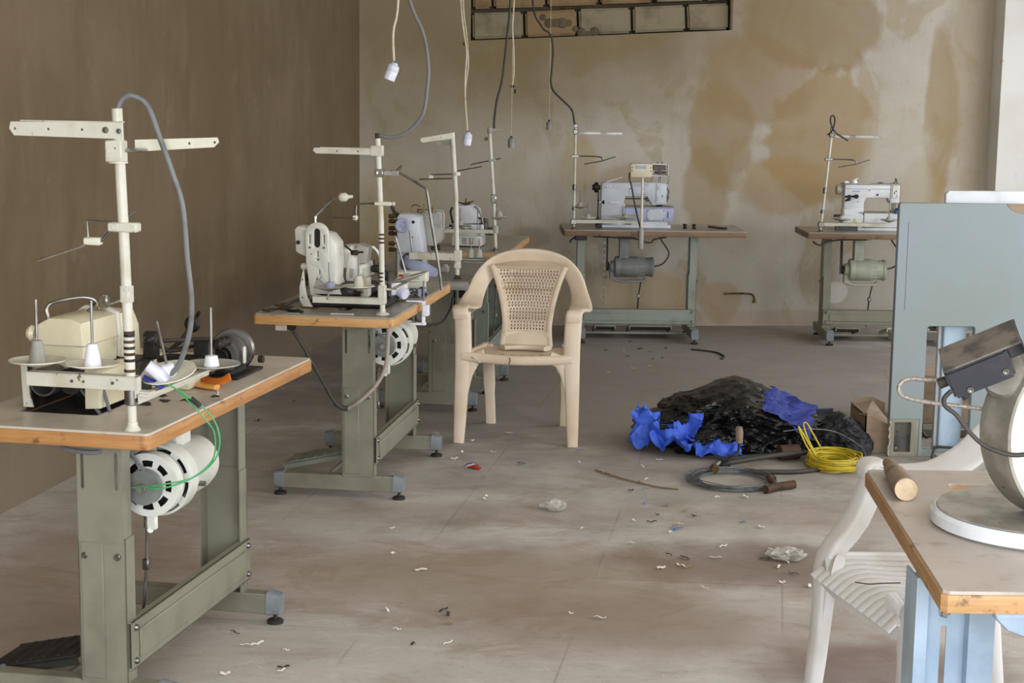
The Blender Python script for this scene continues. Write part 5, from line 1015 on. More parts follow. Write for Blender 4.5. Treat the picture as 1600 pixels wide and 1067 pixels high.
# ================================================================ tan armchair
def chair(T, m, label, back='weave', slats=False, group='plastic armchairs', ab=0, az=0):
    t = Thing(T, 'plastic_armchair', (0, 0, 0), label, 'chair', group)
    # front legs with arm posts
    for s in (-1, 1):
        pts = [(s*.262, -.235, 0), (s*.258, -.225, .12), (s*.253, -.215, .28), (s*.248, -.208, .40), (s*.25, -.205+ab*.6, .50), (s*.255, -.20+ab, .60+az)]
        P = cr(pts, 3); n = len(P)
        t.p('leg', MB().sweep(P, [.024+.014*min(1, i/9) for i in range(n)], [.018+.010*i/n for i in range(n)], (1, 0, 0), 14, .45), m)
        # haunch between leg and seat
        hz = [(s*.232, -.215, .22), (s*.226, -.215, .30), (s*.215, -.215, .355), (s*.19, -.218, .39), (s*.15, -.222, .405)]
        t.p('haunch', MB().sweep(cr(hz, 3), [.008+.004*k for k in range(7)]+[.03]*6, .014, (1, 0, .6), 12, .5), m)
        pts = [(s*.18, .25, 0), (s*.185, .235, .15), (s*.19, .215, .30), (s*.195, .20, .40)]
        t.p('leg', MB().sweep(cr(pts, 3), [.024]*4+[.028]*6, .020, (1, 0, 0), 12, .45), m)
    # front apron
    P = [(-.25+.5*k/16, -.222-.012*math.sin(PI*k/16), .402-(.045 if slats else 0)-.012*math.sin(PI*k/16)) for k in range(17)]
    t.p('front_rail', MB().sweep(P, .022, .014, (0, 0, 1), 12, .6), m)
    for s in (-1, 1): t.p('side_rail', MB().sweep([(s*.235, -.2, .40), (s*.225, 0, .392), (s*.20, .21, .385)], .018, .013, (0, 0, 1), 10, .6), m)
    # seat
    def sf(u, v, w):
        dip = -.018*max(0, 1-(u/.2)**2)*(1-((v-.02)/.26)**2 if abs(v-.02) < .26 else 0)
        if v < -.17: dip -= .5*(v+.17)**2*12
        return (u, v, .402+dip+w - .02*(v+.2)/.4)
    if slats:
        seat = t.p('seat', MB().plate([(-.235, -.24), (.235, -.24), (.21, .21), (-.21, .21)], [], .008, fn=sf), m)
        # densify through slats: raised rounded slats across the seat
        for k in range(13):
            u0 = -.216+.036*k; P = []
            for j in range(15):
                v = -.262+.44*j/14; P.append(Vector(sf(u0*(1-.12*j/14), v, .006)))
            t.p('slat', MB().sweep(P, .0172, .0065, (1, 0, 0), 8, .8), m, seat)
    else:
        grid = MB(); nx, ny = 18, 16; vs = []
        for w in (0, .008):
            for j in range(ny+1):
                for i in range(nx+1):
                    v = -.225+.435*j/ny; hw = .24-.03*j/ny; u = -hw+2*hw*i/nx; vs.append(sf(u, v, w))
        fs = []; K = (nx+1)*(ny+1)
        for j in range(ny):
            for i in range(nx):
                a = j*(nx+1)+i; fs += [(a, a+nx+1, a+nx+2, a+1), (K+a, K+a+1, K+a+nx+2, K+a+nx+1)]
        for i in range(nx): fs += [(i, i+1, K+i+1, K+i), (ny*(nx+1)+i+1, ny*(nx+1)+i, K+ny*(nx+1)+i, K+ny*(nx+1)+i+1)]
        for j in range(ny): a = j*(nx+1); b_ = a+nx; fs += [(a+nx+1, a, K+a, K+a+nx+1), (b_, b_+nx+1, K+b_+nx+1, K+b_)]
        seat = t.p('seat', grid._add(vs, fs), m)
        sl_ = MB()
        for k in range(5): sl_.sweep([sf(-.09+.045*k, -.10, .0085), sf(-.075+.045*k, -.085, .0085)], .003, .001, (1, 0, 0), 8)
        t.p('drain_slot', sl_, 'dark', seat)
    # hoop: arms and back band in one sweep
    H = [(-.257, -.232+ab, .575), (-.258, -.236+ab, .600), (-.262, -.222+ab, .616), (-.268, -.15+ab*.7, .617), (-.268, -.03, .60), (-.262, .08, .60), (-.252, .155, .635), (-.232, .205, .695), (-.20, .235, .745), (-.15, .255, .785), (-.08, .266, .808), (0, .27, .815)]
    H = [(a, b_, c+az*max(0, 1-i/9)) for i, (a, b_, c) in enumerate(H)]
    H = H+[(-a, b_, c) for a, b_, c in H[-2::-1]]
    P = cr(H, 4); n = len(P); sd = []; ha = []
    for i in range(n):
        f = min(i, n-1-i)/(n/2); f = max(0, min(1, (f-.25)/.35))
        f = f*f*(3-2*f)
        c = Vector((0, .02, .56)); rad = (c-P[i]); rad.y = 0
        flat = Vector((1, 0, 0)); band = Vector((rad.x, .1, rad.z)).normalized()
        s = 1 if P[i].x < 0 else -1
        sd.append((flat*s*(1-f)+band*f).normalized()); ha.append(.036+.006*f+.016*math.sin(PI*f))
    t.p('hoop', MB().sweep(P, ha, .011, sd, 14, .55), m)
    # back panel, waisted
    zb, zt = .40, .775
    def hw(z):
        k = (z-zb)/(zt-zb); return .112+.075*max(0, k)**2.2+.022*max(0, .25-k)*4*.6
    def bf(u, v, w):
        k = (v-zb)/(zt-zb); y = .155+.105*k**.9 if k > 0 else .155+.5*k
        y += -.12*(u/.3)**2
        return (u, y-w, v)
    if back == 'weave':
        L_ = [(-hw(zb+(zt-zb)*k/14), zb+(zt-zb)*k/14) for k in range(15)]
        topa = [(-hw(zt)+2*hw(zt)*k/10, zt+.022*math.sin(PI*k/10)) for k in range(1, 10)]
        out = L_+topa+[(-a, b_) for a, b_ in L_[::-1]]
        holes = []; g_ = .0150
        r0 = int((.765-.475)/g_)
        for j in range(r0):
            z = .48+j*g_; w_ = hw(z)-.028; nn = int(w_*2/g_)
            for i in range(nn):
                u = (i-(nn-1)/2)*g_; holes.append([(u-.0052, z), (u, z-.0052), (u+.0052, z), (u, z+.0052)])
        t.p('back_panel', MB().plate(out, holes, .006, fn=bf), m, smooth=30)
        for s in (-1, 1):
            P = [Vector(bf(s*(hw(zb+(zt-zb)*k/14)-.010), zb+(zt-zb)*k/14, .003)) for k in range(15)]
            t.p('back_rib', MB().sweep(P, .013, .008, (1, 0, 0), 10, .7), m)
        P = [Vector(bf(-.105+.21*k/8, .44, .006)) for k in range(9)]
        t.p('lower_rib', MB().sweep(P, .030, .006, (0, 0, 1), 10, .6), m)
        P = [Vector((-.108+.216*k/8, .135-.04*((k-4)/4)**2, .398)) for k in range(9)]
        t.p('lower_rib', MB().sweep(P, .012, .03, (0, 0, 1), 10, .6), m)
    else:
        for k in range(5):
            u = -.12+.06*k
            P = [Vector(bf(u*(1+.35*q/6), zb+(zt+.02-zb)*q/6, .0)) for q in range(7)]
            t.p('back_slat', MB().sweep(P, .02, .005, (1, 0, 0), 10, .6), m)
    return t
ch1 = chair(Tf((.05, 7.48), -7), 'tan_pl', 'tan plastic armchair with a woven-pattern back in the middle of the room')
single(Tf((.05, 7.48), -7), 'crack_tape', (-.03, -.24, .39), 'dark crack in the front rim of the tan chair seat', 'crack', MB().sweep([(-.032, -.250, .375), (-.026, -.252, .39), (-.03, -.249, .405)], .002, .0012, (1, 0, 0), 6), 'dark')
ch2 = chair(Tf((1.08, 3.86), -78), 'chair_white', 'white plastic armchair with a ribbed seat behind the right foreground table', back='slats', slats=True, ab=.12, az=.035)
single(ID, 'thread_snip', (.86, 3.86, .41), 'reddish thread lying on the white ribbed seat', 'thread', MB().tube(cr([(.84, 3.80, .413), (.87, 3.78, .415), (.90, 3.79, .414), (.95, 3.80, .413)], 4), .0015, 5), 'rust')

# ================================================================ right foreground table and its machine
TR = Tf((1.16, 3.095), 0)
t = Thing(TR, 'work_table', (0, 0, 0), 'right foreground table with a raw plywood edge, scratched grey top and light blue stand', 'table', 'sewing work tables')
def skew(u, v, w=0): return (u+(v+.46)*.066/.92*1.0, v, w)
out = [(-.42, -.46), (.44, -.46), (.50, -.40), (.50, .46), (-.42, .46), (-.43, .45), (-.43, -.45)]
holes = [rr(-.27, .20, .17, .335, .02, 4), rr(-.225, .12, -.285, -.10, .05, 6)]
fT = lambda u, v, w: (u+(v+.46)*.0717, v, .744+w)
fE = lambda u, v, w: (u+(v+.46)*.0717, v, .712+w)
t.p('tabletop', MB().plate([(a*.992, b_*.992) for a, b_ in out], holes, .006, fn=fT), 'lamR')
t.p('edge_band', MB().plate(out, holes, .032, fn=fE, bev=.002), 'edgeR')
cx0, cx1, cy = -.405, -.29, -.18
col = MB().plate(rr(cx0, cx1+.0, .06, .70, .002, 1), [rr(-.352, -.341, .30, .60, .005, 3)], .004, XZ(cy))
col.box(cx0, cx0+.02, cy-.03, cy, .06, .70).box(cx1-.018, cx1+.03, cy-.03, cy, .06, .70).box(cx0-.004, cx0, cy-.035, cy+.05, .05, .70)
lg = t.p('leg', col, 'bluegrey')
t.p('bolt', MB().lathe((-.347, cy, .625), [(.011, 0), (.011, .004), (.007, .005), (.007, .012), (0, .012)], (0, -1, 0), 6), 'steel', lg)
t.p('foot_bar', MB().box(cx0-.02, cx1+.28, cy-.03, cy+.03, .03, .06, .003).lathe((cx0, cy, 0), [(.025, 0), (.02, .03)], n=12).lathe((cx1+.24, cy, 0), [(.025, 0), (.02, .03)], n=12), 'bluegrey', lg)
c2_ = MB().box(.18, .30, cy-.03, cy+.02, .06, .70, .003); lg2 = t.p('leg', c2_, 'bluegrey')
t.p('cross_rail', MB().box(cx1+.03, .18, cy-.01, cy+.01, .18, .30, .003), 'bluegrey')
# second support right at the near edge: rounded apron over a leg
ap = MB().plate([(-.335, .708), (.45, .708), (.45, .655), (-.20, .655), (-.27, .660), (-.31, .675), (-.33, .695)], [], .03, XZ(-.44), bev=.008)
t.p('apron', ap, 'bluegrey')
t.p('leg', MB().box(-.225, -.10, -.44, -.40, .02, .66, .006).lathe((-.16, -.42, 0), [(.03, 0), (.025, .02)], n=14), 'bluegrey')
t.p('leg', MB().box(.25, .37, -.44, -.40, .02, .66, .006).lathe((.31, -.42, 0), [(.03, 0), (.025, .02)], n=14), 'bluegrey')
# recess floors are open; wooden rim shows through the cut-outs
# the machine
q = Thing(TR, 'cutting_machine', (-.10, -.13, .75), 'old white ring-shaped machine with a round dusty base, on the right foreground table', 'machine')
bx, by = -.13, -.025
q.p('base_disc', MB().lathe((bx, by, .75), [(.195, 0), (.205, .006), (.205, .026), (.198, .032), (0, .034)], n=56), 'gloss_white')
q.p('base_dust', MB().lathe((bx, by, .783), [(.194, 0), (.193, .0025), (0, .003)], n=56), 'dust_paint', label='dusty grey top face of the base')
RA = Vector((.25, -.97, .0)).normalized()
rc = Vector((-.075, -.07, .955))
q.p('ring_body', MB().ring(rc, .180, .150, -.045, .045, RA, 64), 'gloss_white')
q.p('ring_rim', MB().ring(rc, .186, .1795, -.050, .050, RA, 64), 'dust_paint', label='dusty grey outer rim')
q.p('ring_foot', MB().box(-.115, -.035, -.12, -.02, .772, .79, .006), 'gloss_white')
q.p('neck', MB().sweep([(-.20, -.07, 1.045), (-.23, -.10, 1.05), (-.25, -.13, 1.06)], [.05, .045, .03], [.05, .04, .03], (0, 1, 0), 16, .8), 'dust_paint')
ring = q
# dark control box sitting tilted on it
q = Thing(TR, 'motor_box', (-.12, -.1, 1.02), 'dusty black metal box tilted on top of the ring-shaped machine', 'box')
R_ = Matrix.Translation((-.298, -.145, 1.090)) @ Euler((math.radians(16), math.radians(-26), math.radians(-16))).to_matrix().to_4x4()
def rb(mb): mb.bm.transform(R_); return mb
q.p('case', rb(MB().box(-.062, .055, -.05, .06, -.03, .028, .005, seg=2)), 'box_dark')
q.p('dusty_lid', rb(MB().box(-.061, .085, -.047, .062, .027, .031, .001)), 'box_top')
q.p('end_flange', rb(MB().box(.053, .085, .02, .062, -.025, .028, .003).box(.083, .087, -.01, .062, -.025, .03, .001)), 'box_dark')
s = MB()
for u, v_ in ((-.03, -.020), (.040, -.012)): s.lathe((u, -.05, v_), [(.007, 0), (.006, .003), (.003, .003), (0, .001)], (0, -1, 0), 14)
q.p('screw', rb(s), 'steel')
q.p('knob', rb(MB().lathe((-.062, -.02, .0), [(.009, 0), (.010, .004), (.010, .018), (0, .02)], (-1, 0, 0), 12)), 'rubber')
q.p('gland', rb(MB().lathe((-.045, -.03, -.03), [(.008, 0), (.007, .012), (0, .012)], (0, 0, -1), 12)), 'rubber')
P = [(-.355, -.175, 1.043), (-.368, -.18, 1.03), (-.365, -.18, 1.015), (-.345, -.18, 1.0), (-.325, -.18, .975), (-.30, -.185, .95), (-.275, -.19, .937), (-.24, -.20, .93), (-.20, -.20, .937), (-.15, -.19, .955), (-.05, -.17, 1.0)]
single(TR, 'cable', P[0], 'black flex drooping from the tilted black box across the white ring', 'cable', MB().tube(cr(P, 5), .0045), 'cable_dark')
P = [(-.245, -.05, .985), (-.29, -.06, .992), (-.35, -.06, .998), (-.39, -.06, 1.004), (-.415, -.06, 1.012), (-.423, -.06, 1.024), (-.418, -.06, 1.038), (-.40, -.06, 1.045), (-.37, -.07, 1.045), (-.33, -.09, 1.05)]
single(TR, 'braided_hose', P[0], 'braided metal hose bent in a loop left of the tilted black box', 'hose', MB().tube(cr(P, 5), .0042, 10), 'hose')
q = Thing(TR, 'wooden_stick', (-.33, .25, .75), 'short round wooden stick lying on the right foreground table, pale sawn end forward', 'stick')
a, b_ = Vector((-.342, .17, .7745)), Vector((-.318, .44, .770))
mb = MB().tube(cr([a, a.lerp(b_, .3), a.lerp(b_, .6), b_], 3), [.0235, .0225, .024, .023, .022, .0225, .020, .018, .015, .012], 18)
for vt in mb.bm.verts: vt.co += noise.noise_vector(vt.co*40)*.0022
q.p('bark', mb, 'wood_stick'); q.p('sawn_end', MB().lathe(a-Vector((.0005, .004, 0)), [(0, 0), (.0235, .0), (.0225, .006), (0, .006)], (b_-a), 18), 'end_grain')

# ================================================================ upright mint panel and neighbours
TM = Tf((1.69, 7.10), 3)
out = [(0, .17), (0, 1.125), (.008, 1.135), (.60, 1.135), (.608, 1.125), (.608, 0), (.10, 0), (.10, .165), (.095, .17)]
q = Thing(TM, 'tabletop_panel', (.3, 0, 0), 'pale mint tabletop standing upright on its end with a rectangular cut-out', 'panel')
q.p('board', MB().plate([(0, .17), (0, 1.128), (.008, 1.135), (.60, 1.135), (.62, 1.12), (.62, 0), (.135, 0), (.135, .17)], [rr(.15, .365, .03, .59, .012, 3)], .035, XZ(0), bev=.003), 'mint', smooth=0)
q.p('corner_fitting', MB().plate([(.0, .0), (.135, 0), (.135, .17), (0, .17)], [rr(.025, .10, .02, .155, .002, 1)], .03, XZ(.002), bev=.002), 'sage')
q.p('slotted_strip', MB().plate([(.025, .02), (.062, .02), (.062, .155), (.025, .155)], [circ(.042, .11, .006), circ(.042, .035, .006)], .006, XZ(.02)).box(.063, .100, .022, .03, .02, .155), 'darkgrey', label='dark slotted metal strip')
q.p('scratch_line', MB().box(.042, .0435, -.0012, .002, .66, 1.05), 'darkgrey')
q.p('chipped_corner', MB().plate([(.475, 1.135), (.49, 1.115), (.52, 1.10), (.56, 1.09), (.61, 1.075), (.61, 1.135)], [], .004, XZ(-.003)), 'cardboard', label='brown chipped corner')
q = Thing(TM, 'tabletop_panel', (.5, .1, 0), 'white panel standing behind the mint one, only its top edge showing', 'panel')
q.p('board', MB().plate([(.235, 0), (.235, 1.17), (.25, 1.185), (.83, 1.185), (.84, 1.17), (.84, 0)], [rr(.25, .40, -.02+.04, .56, .01, 2)], .03, XZ(.10), bev=.004), 'gloss_white', smooth=0)
q = Thing(TM, 'table_leg_channel', (.29, .22, 0), 'light blue metal table leg standing in the cut-out of the mint panel', 'table leg')
q.p('channel', MB().box(.245, .345, .060, .066, .03, .60, .002).box(.245, .250, .060, .09, .03, .60).box(.340, .345, .060, .09, .03, .60), 'bluegrey')
q.p('foot', MB().box(.235, .355, .055, .10, 0, .03, .004), 'greypl')
q = Thing(TM, 'stacked_leg', (.2, .5, 0), 'old metal machine frame lying behind the mint panel', 'machine frame')
q.p('beam', MB().box(.12, .5, .45, .50, .46, .50, .003).box(.14, .18, .45, .50, .0, .46, .003).box(.20, .235, .44, .46, .50, .56, .003), 'disc_grey')
q.p('dark_block', MB().box(.17, .23, .43, .47, .42, .47, .004), 'dark')
q.p('foot', MB().box(.12, .5, .42, .53, 0, .04, .004), 'sage')
single(TM, 'carton', (.26, .9, 0), 'brown carton visible through the cut-out of the mint panel', 'carton', MB().box(.33, .66, .75, 1.05, 0, .24, .004), 'cardboard')
single(TM, 'round_knob', (.17, .12, .03), 'black hook hanging low in the cut-out of the mint panel', 'hook', MB().tube(cr([(.158, .03, .15), (.162, .03, .11), (.175, .03, .09), (.19, .03, .085)], 4), [.003, .004, .005, .006, .008, .009, .010, .010, .011, .011, .010, .009, .006], 8), 'dark')
single(TM, 'cable', (.3, -.03, .0), 'black cable lying on the floor at the foot of the mint panel', 'cable', MB().tube(cr([(.18, -.06, .008), (.20, -.04, .05), (.24, -.05, .055), (.30, -.06, .05), (.34, -.05, .03), (.37, -.08, .008)], 5), .006), 'cable_dark')
single(TM, 'chequered_box', (.32, -.2, 0), 'pale crate of small parts on the floor in front of the mint panel', 'crate', MB().box(.16, .55, -.30, -.12, 0, .045, .006), 'disc_grey')
# cardboard sheet carton beside the panel
q = Thing(ID, 'cardboard_box', (1.66, 7.2, 0), 'open cardboard box between the black cloth and the mint panel', 'box')
q.p('front_panel', MB().plate([(1.60, 0), (1.60, .172), (1.606, .178), (1.73, .118), (1.735, 0)], [], .006, XZ(7.18)), 'cardboard')
q.p('side_panel', MB().box(1.60, 1.606, 7.18, 7.5, 0, .175), 'cardboard')
q.p('back_panel', MB().plate([(1.60, 0), (1.60, .15), (1.62, .19), (1.70, .20), (1.76, .17), (1.76, 0)], [], .005, XZ(7.5)), 'cardboard')
q.p('flap', MB()._add([(1.60, 7.18, .175), (1.60, 7.5, .16), (1.70, 7.5, .185), (1.73, 7.2, .12), (1.60, 7.18, .171), (1.60, 7.5, .156), (1.70, 7.5, .181), (1.73, 7.2, .116)], [(0, 1, 2, 3), (7, 6, 5, 4), (0, 3, 7, 4), (3, 2, 6, 7), (2, 1, 5, 6), (1, 0, 4, 5)]), 'cardboard')
single(ID, 'peg', (1.59, 7.17, .18), 'rusty peg sticking out of the cardboard box corner', 'peg', MB().tube([(1.565, 7.175, .178), (1.605, 7.178, .176)], [.005, .007]), 'rust')
single(ID, 'chain', (1.735, 7.15, .0), 'pale rope hanging down the edge of the mint panel', 'rope', MB().tube(cr([(1.690+random.uniform(-.004, .004), 7.09, .01+k*.012) for k in range(14)], 2), .007, 7), 'hose')

# ================================================================ pile on the floor
def lump(cx, cy, rx, ry, hfun, m, name, label, cat, sub=5, crease=1., seed=0, zmin=0, fl=.0):
    bm = bmesh.new(); bmesh.ops.create_icosphere(bm, subdivisions=sub, radius=1)
    so = Vector((seed*3.1, seed*1.7, seed*.9))
    for vt in bm.verts:
        d = vt.co.copy(); p = Vector((d.x*1.6, d.y*1.6, d.z*1.6))+so
        n1 = noise.noise(p*.9)*.30; r1 = (1-abs(noise.noise(p*2.1))*2)*.13; r2 = (1-abs(noise.noise(p*4.6+so))*2)*.055; r3 = (1-abs(noise.noise(p*10))*2)*.02
        k = 1+(n1+r1*crease+r2*crease+r3*crease)
        x, y = d.x*k, d.y*k; z = max(d.z, -.55)*k
        X_, Y_ = cx+x*rx, cy+y*ry
        Z_ = hfun(x, y)*max(0, (z+.55)/1.55)**.62
        vt.co = (X_, Y_, max(Z_, zmin+.002+.0*noise.noise(p*3)))
    mb = MB(); mb.bm.free(); mb.bm = bm
    return single(ID, name, (cx, cy, 0), label, cat, mb, m, smooth=28)
lump(1.02, 7.36, .35, .30, lambda x, y: .275*(1-.30*abs(x-.1)-.12*max(0, -y)), 'bag', 'plastic_bag', 'large crumpled black plastic bag heaped on the floor', 'bag', crease=1.15, seed=1, sub=6)
lump(.86, 7.42, .15, .19, lambda x, y: .205, 'bag', 'plastic_bag', 'left lobe of black plastic bagging beside the royal blue sheeting', 'bag', crease=1., seed=4)
lump(1.26, 7.27, .16, .14, lambda x, y: .12, 'bag', 'plastic_bag', 'small black bag lying in front of the navy plastic sheet', 'bag', crease=1., seed=9)
lump(1.50, 7.22, .12, .13, lambda x, y: .17*(1-.3*abs(x)), 'blackcloth', 'black_cloth', 'heap of black cloth behind the yellow cable coil', 'cloth', crease=1.3, seed=6)
def sheet(pts4, m, name, label, cat, amp=.03, fold=9, seed=0, n=34, zoff=.012):
    """crumpled sheet over four corners (x,y,z)"""
    bm = bmesh.new(); a, b_, c, d = [Vector(p) for p in pts4]; V = []
    for j in range(n+1):
        row = []
        for i in range(n+1):
            u, v = i/n, j/n; p = a*(1-u)*(1-v)+b_*u*(1-v)+c*u*v+d*(1-u)*v
            s = Vector((u*fold*.45+seed, v*fold*.3, seed))
            f = 1-abs(noise.noise(s))*2.4; g2 = 1-abs(noise.noise(s*2.3))*2
            edge = noise.noise(Vector((u*5, v*5, seed+9)))*.05
            p = p+Vector((edge+noise.noise(s*1.3)*.02, noise.noise(s*1.1+Vector((5, 5, 5)))*.03, max(0, f)*amp+max(0, g2)*amp*.4))
            row.append(bm.verts.new((p.x, p.y, max(p.z, .004))))
        V.append(row)
    for j in range(n):
        for i in range(n): bm.faces.new((V[j][i], V[j][i+1], V[j+1][i+1], V[j+1][i]))
    U = [[bm.verts.new(vt.co-Vector((0, 0, .003))) for vt in r_] for r_ in V]
    for j in range(n):
        for i in range(n): bm.faces.new((U[j][i], U[j+1][i], U[j+1][i+1], U[j][i+1]))
    for k in range(n):
        bm.faces.new((V[0][k], U[0][k], U[0][k+1], V[0][k+1])); bm.faces.new((V[n][k], V[n][k+1], U[n][k+1], U[n][k]))
        bm.faces.new((V[k][0], V[k+1][0], U[k+1][0], U[k][0])); bm.faces.new((V[k][n], U[k][n], U[k+1][n], V[k+1][n]))
    mb = MB(); mb.bm.free(); mb.bm = bm
    ctr = (a+b_+c+d)/4
    return single(ID, name, (ctr.x, ctr.y, 0), label, cat, mb, m, smooth=35)
sheet([(.535, 7.16, .01), (.77, 6.93, .005), (.85, 7.10, .09), (.57, 7.34, .10)], 'blue1', 'plastic_sheet', 'bright royal blue crumpled sheet at the left of the black bag', 'plastic sheet', .075, 6, 2)
sheet([(.80, 6.99, .01), (1.0, 6.93, .005), (1.01, 7.02, .03), (.80, 7.12, .08)], 'blue1', 'plastic_sheet', 'small strip of royal blue sheet under the front of the black bag', 'plastic sheet', .04, 5, 5)
sheet([(1.12, 7.08, .215), (1.33, 7.04, .085), (1.375, 7.20, .20), (1.17, 7.24, .275)], 'blue2', 'plastic_sheet', 'navy blue stiff plastic sheet on the right shoulder of the black bag', 'plastic sheet', .014, 3.5, 3)
q = Thing(ID, 'plastic_tray', (1.45, 7.5, 0), 'slate grey plastic tray tilted behind the black cloth', 'tray')
R2 = Matrix.Translation((1.43, 7.46, .075)) @ Euler((math.radians(30), math.radians(-5), math.radians(-12))).to_matrix().to_4x4()
for nm, bx_ in (('bottom', (-.085, .085, -.07, .07, -.004, .004)), ('side', (-.085, -.08, -.07, .07, 0, .035)), ('side', (.08, .085, -.07, .07, 0, .035)), ('side', (-.085, .085, .065, .07, 0, .035)), ('side', (-.085, .085, -.07, -.065, 0, .035))):
    mb = MB().box(*bx_, .002); mb.bm.transform(R2); q.p(nm, mb, 'tray')
# coils
def coil(cx, cy, r, n, rt, spread, hz, m, name, label, cat, ry=None, seed=0, z0=.006):
    random.seed(seed); mb = MB(); pts = []; ry = ry or r
    for k in range(n):
        rr0 = r*(1-spread*random.random()); ox, oy = random.uniform(-.012, .012), random.uniform(-.01, .01); zz = z0+hz*random.random()
        for q_ in range(14):
            a = 2*PI*q_/14; pts.append((cx+ox+rr0*math.cos(a), cy+oy+rr0*ry/r*math.sin(a), max(rt, zz+random.uniform(-.003, .003))))
    mb.tube(cr(pts, 4), rt, 6)
    o = single(ID, name, (cx, cy, 0), label, cat, mb, m); random.seed(7+seed); return o
coil(.925, 6.56, .19, 22, .0016, .25, .018, 'wire_grey', 'wire_coil', 'flat coil of grey wire lying nearest on the floor', 'wire coil', ry=.19, seed=3)
coil(1.40, 6.88, .125, 17, .0036, .42, .05, 'yellow', 'cable_coil', 'coil of yellow cable on the floor by the mint panel', 'cable coil', ry=.17, seed=5)
single(ID, 'cable', (1.30, 6.95, .05), 'two yellow cable loops standing up from the yellow coil', 'cable', MB().tube(cr([(1.31, 6.88, .05), (1.28, 6.9, .10), (1.255, 6.93, .16), (1.262, 6.93, .155), (1.30, 6.9, .09), (1.325, 6.88, .05)], 5), .0038, 7).tube(cr([(1.33, 6.9, .05), (1.30, 6.95, .11), (1.285, 6.98, .165), (1.30, 6.98, .17), (1.33, 6.97, .12), (1.365, 6.95, .06)], 5), .0038, 7), 'yellow')
P = [(.865, 6.74, .012), (.90, 6.80, .02), (1.02, 6.86, .03), (1.18, 6.93, .04), (1.30, 7.0, .035), (1.27, 7.08, .03), (1.16, 7.02, .02), (1.0, 6.98, .012), (.93, 6.92, .01), (.88, 6.80, .01)]
single(ID, 'hose', P[0], 'black rubber hose bent between the wire coil and the black bag', 'hose', MB().tube(cr(P, 6), .011, 10), 'cable_dark')
single(ID, 'hose', (1.05, 6.68, .01), 'straight black hose running from the wire coil to under the yellow cable', 'hose', MB().tube(cr([(.95, 6.73, .011), (1.08, 6.72, .011), (1.22, 6.73, .011), (1.36, 6.80, .011)], 6), .010, 10), 'cable_dark')
single(ID, 'wire', (1.4, 7.05, .1), 'thin grey wire arching from the black bag over the black cloth', 'wire', MB().tube(cr([(1.15, 7.05, .11), (1.30, 7.05, .13), (1.44, 7.05, .12), (1.55, 7.0, .06), (1.56, 6.95, .01)], 6), .003, 6), 'wire_grey')
q = Thing(ID, 'hand_tool', (.94, 6.85, 0), 'hand tool with a grey wooden grip standing against the black bag', 'tool')
q.p('grip', MB().tube([(.985, 6.86, .175), (.987, 6.86, .15), (.988, 6.86, .105)], [.014, .017, .015], 14), 'wood_stick')
q.p('shank', MB().tube([(.988, 6.86, .11), (.985, 6.85, .07), (.93, 6.82, .03), (.90, 6.78, .02)], .006, 8).box(.89, .94, 6.78, 6.83, .01, .035, .006, rot=(0, 0, .6)), 'dark')
q = Thing(ID, 'pliers', (.87, 6.7, 0), 'brass and steel hose fitting at the edge of the grey wire coil', 'fitting')
q.p('nut', MB().lathe((.865, 6.68, .025), [(.0, 0), (.018, 0), (.018, .025), (.014, .03), (0, .03)], (-.2, .9, .3), 6), 'brass')
q.p('ferrule', MB().lathe((.865, 6.71, .033), [(.012, 0), (.012, .04), (.009, .05), (0, .05)], (.5, .8, .2), 12), 'steel')
single(ID, 'rusty_pipe', (1.10, 6.42, .02), 'rusty pipe fitting lying on the right edge of the grey wire coil', 'pipe', MB().tube([(1.03, 6.37, .018), (1.09, 6.42, .02), (1.16, 6.46, .02)], [.018, .017, .018], 12).tube([(1.08, 6.42, .02), (1.06, 6.50, .04)], [.012, .013], 10), 'rust')
single(ID, 'brown_jar', (1.2, 7.0, .0), 'brown tin lying under the right side of the black bag', 'tin', MB().lathe((1.185, 6.99, .036), [(0, 0), (.034, 0), (.034, .09), (0, .09)], (1, .3, 0), 18), 'rust')

# ================================================================ floor litter
at = None
def floor_at(px, py):
    a, b = px-800, py-533.5
    X = a*math.cos(ROLL)+b*math.sin(ROLL); Y = -a*math.sin(ROLL)+b*math.cos(ROLL); u = -Y/F
    ry = math.cos(TH)+math.sin(TH)*u; rz = -math.sin(TH)+math.cos(TH)*u; t_ = -EYE/rz
    return X/F*t_, ry*t_
MARKS = [((738, 731), 'before the tan chair'), ((660, 880), 'right of the nearest left table'), ((430, 1020), 'at the foot of the nearest left table'), ((600, 790), 'by the second left table'),
    ((1000, 570), 'before the middle back table'), ((1220, 885), 'left of the white chair'), ((1150, 790), 'before the grey wire coil'), ((1060, 870), 'in the dark stain mid floor'), ((1000, 735), 'before the royal blue sheet'), ((900, 900), 'on the open floor in front'), ((1040, 815), 'in the scatter between wire coil and dark stain'), ((900, 780), 'near the crumpled clear cup')]
ORD = ['leftmost', 'second from left', 'third from left', 'fourth from left', 'fifth from left', 'sixth from left', 'seventh from left', 'eighth from left', 'ninth from left', 'tenth from left']
def area_of(p): return min(MARKS, key=lambda q_: (q_[0][0]-p[0])**2+((q_[0][1]-p[1])*2)**2)[1]
def scrap_label(p, kind, allp):
    ar = area_of(p); mates = sorted(q_ for q_ in allp if area_of(q_) == ar)
    nm = {'w': 'white paper scrap', 'd': 'dark rag scrap', 'b': 'blue plastic scrap', 't': 'tan leaf scrap'}[kind]
    if len(mates) == 1: return nm+' lying '+ar
    return nm+' '+ar+', '+ORD[min(9, mates.index(p))]
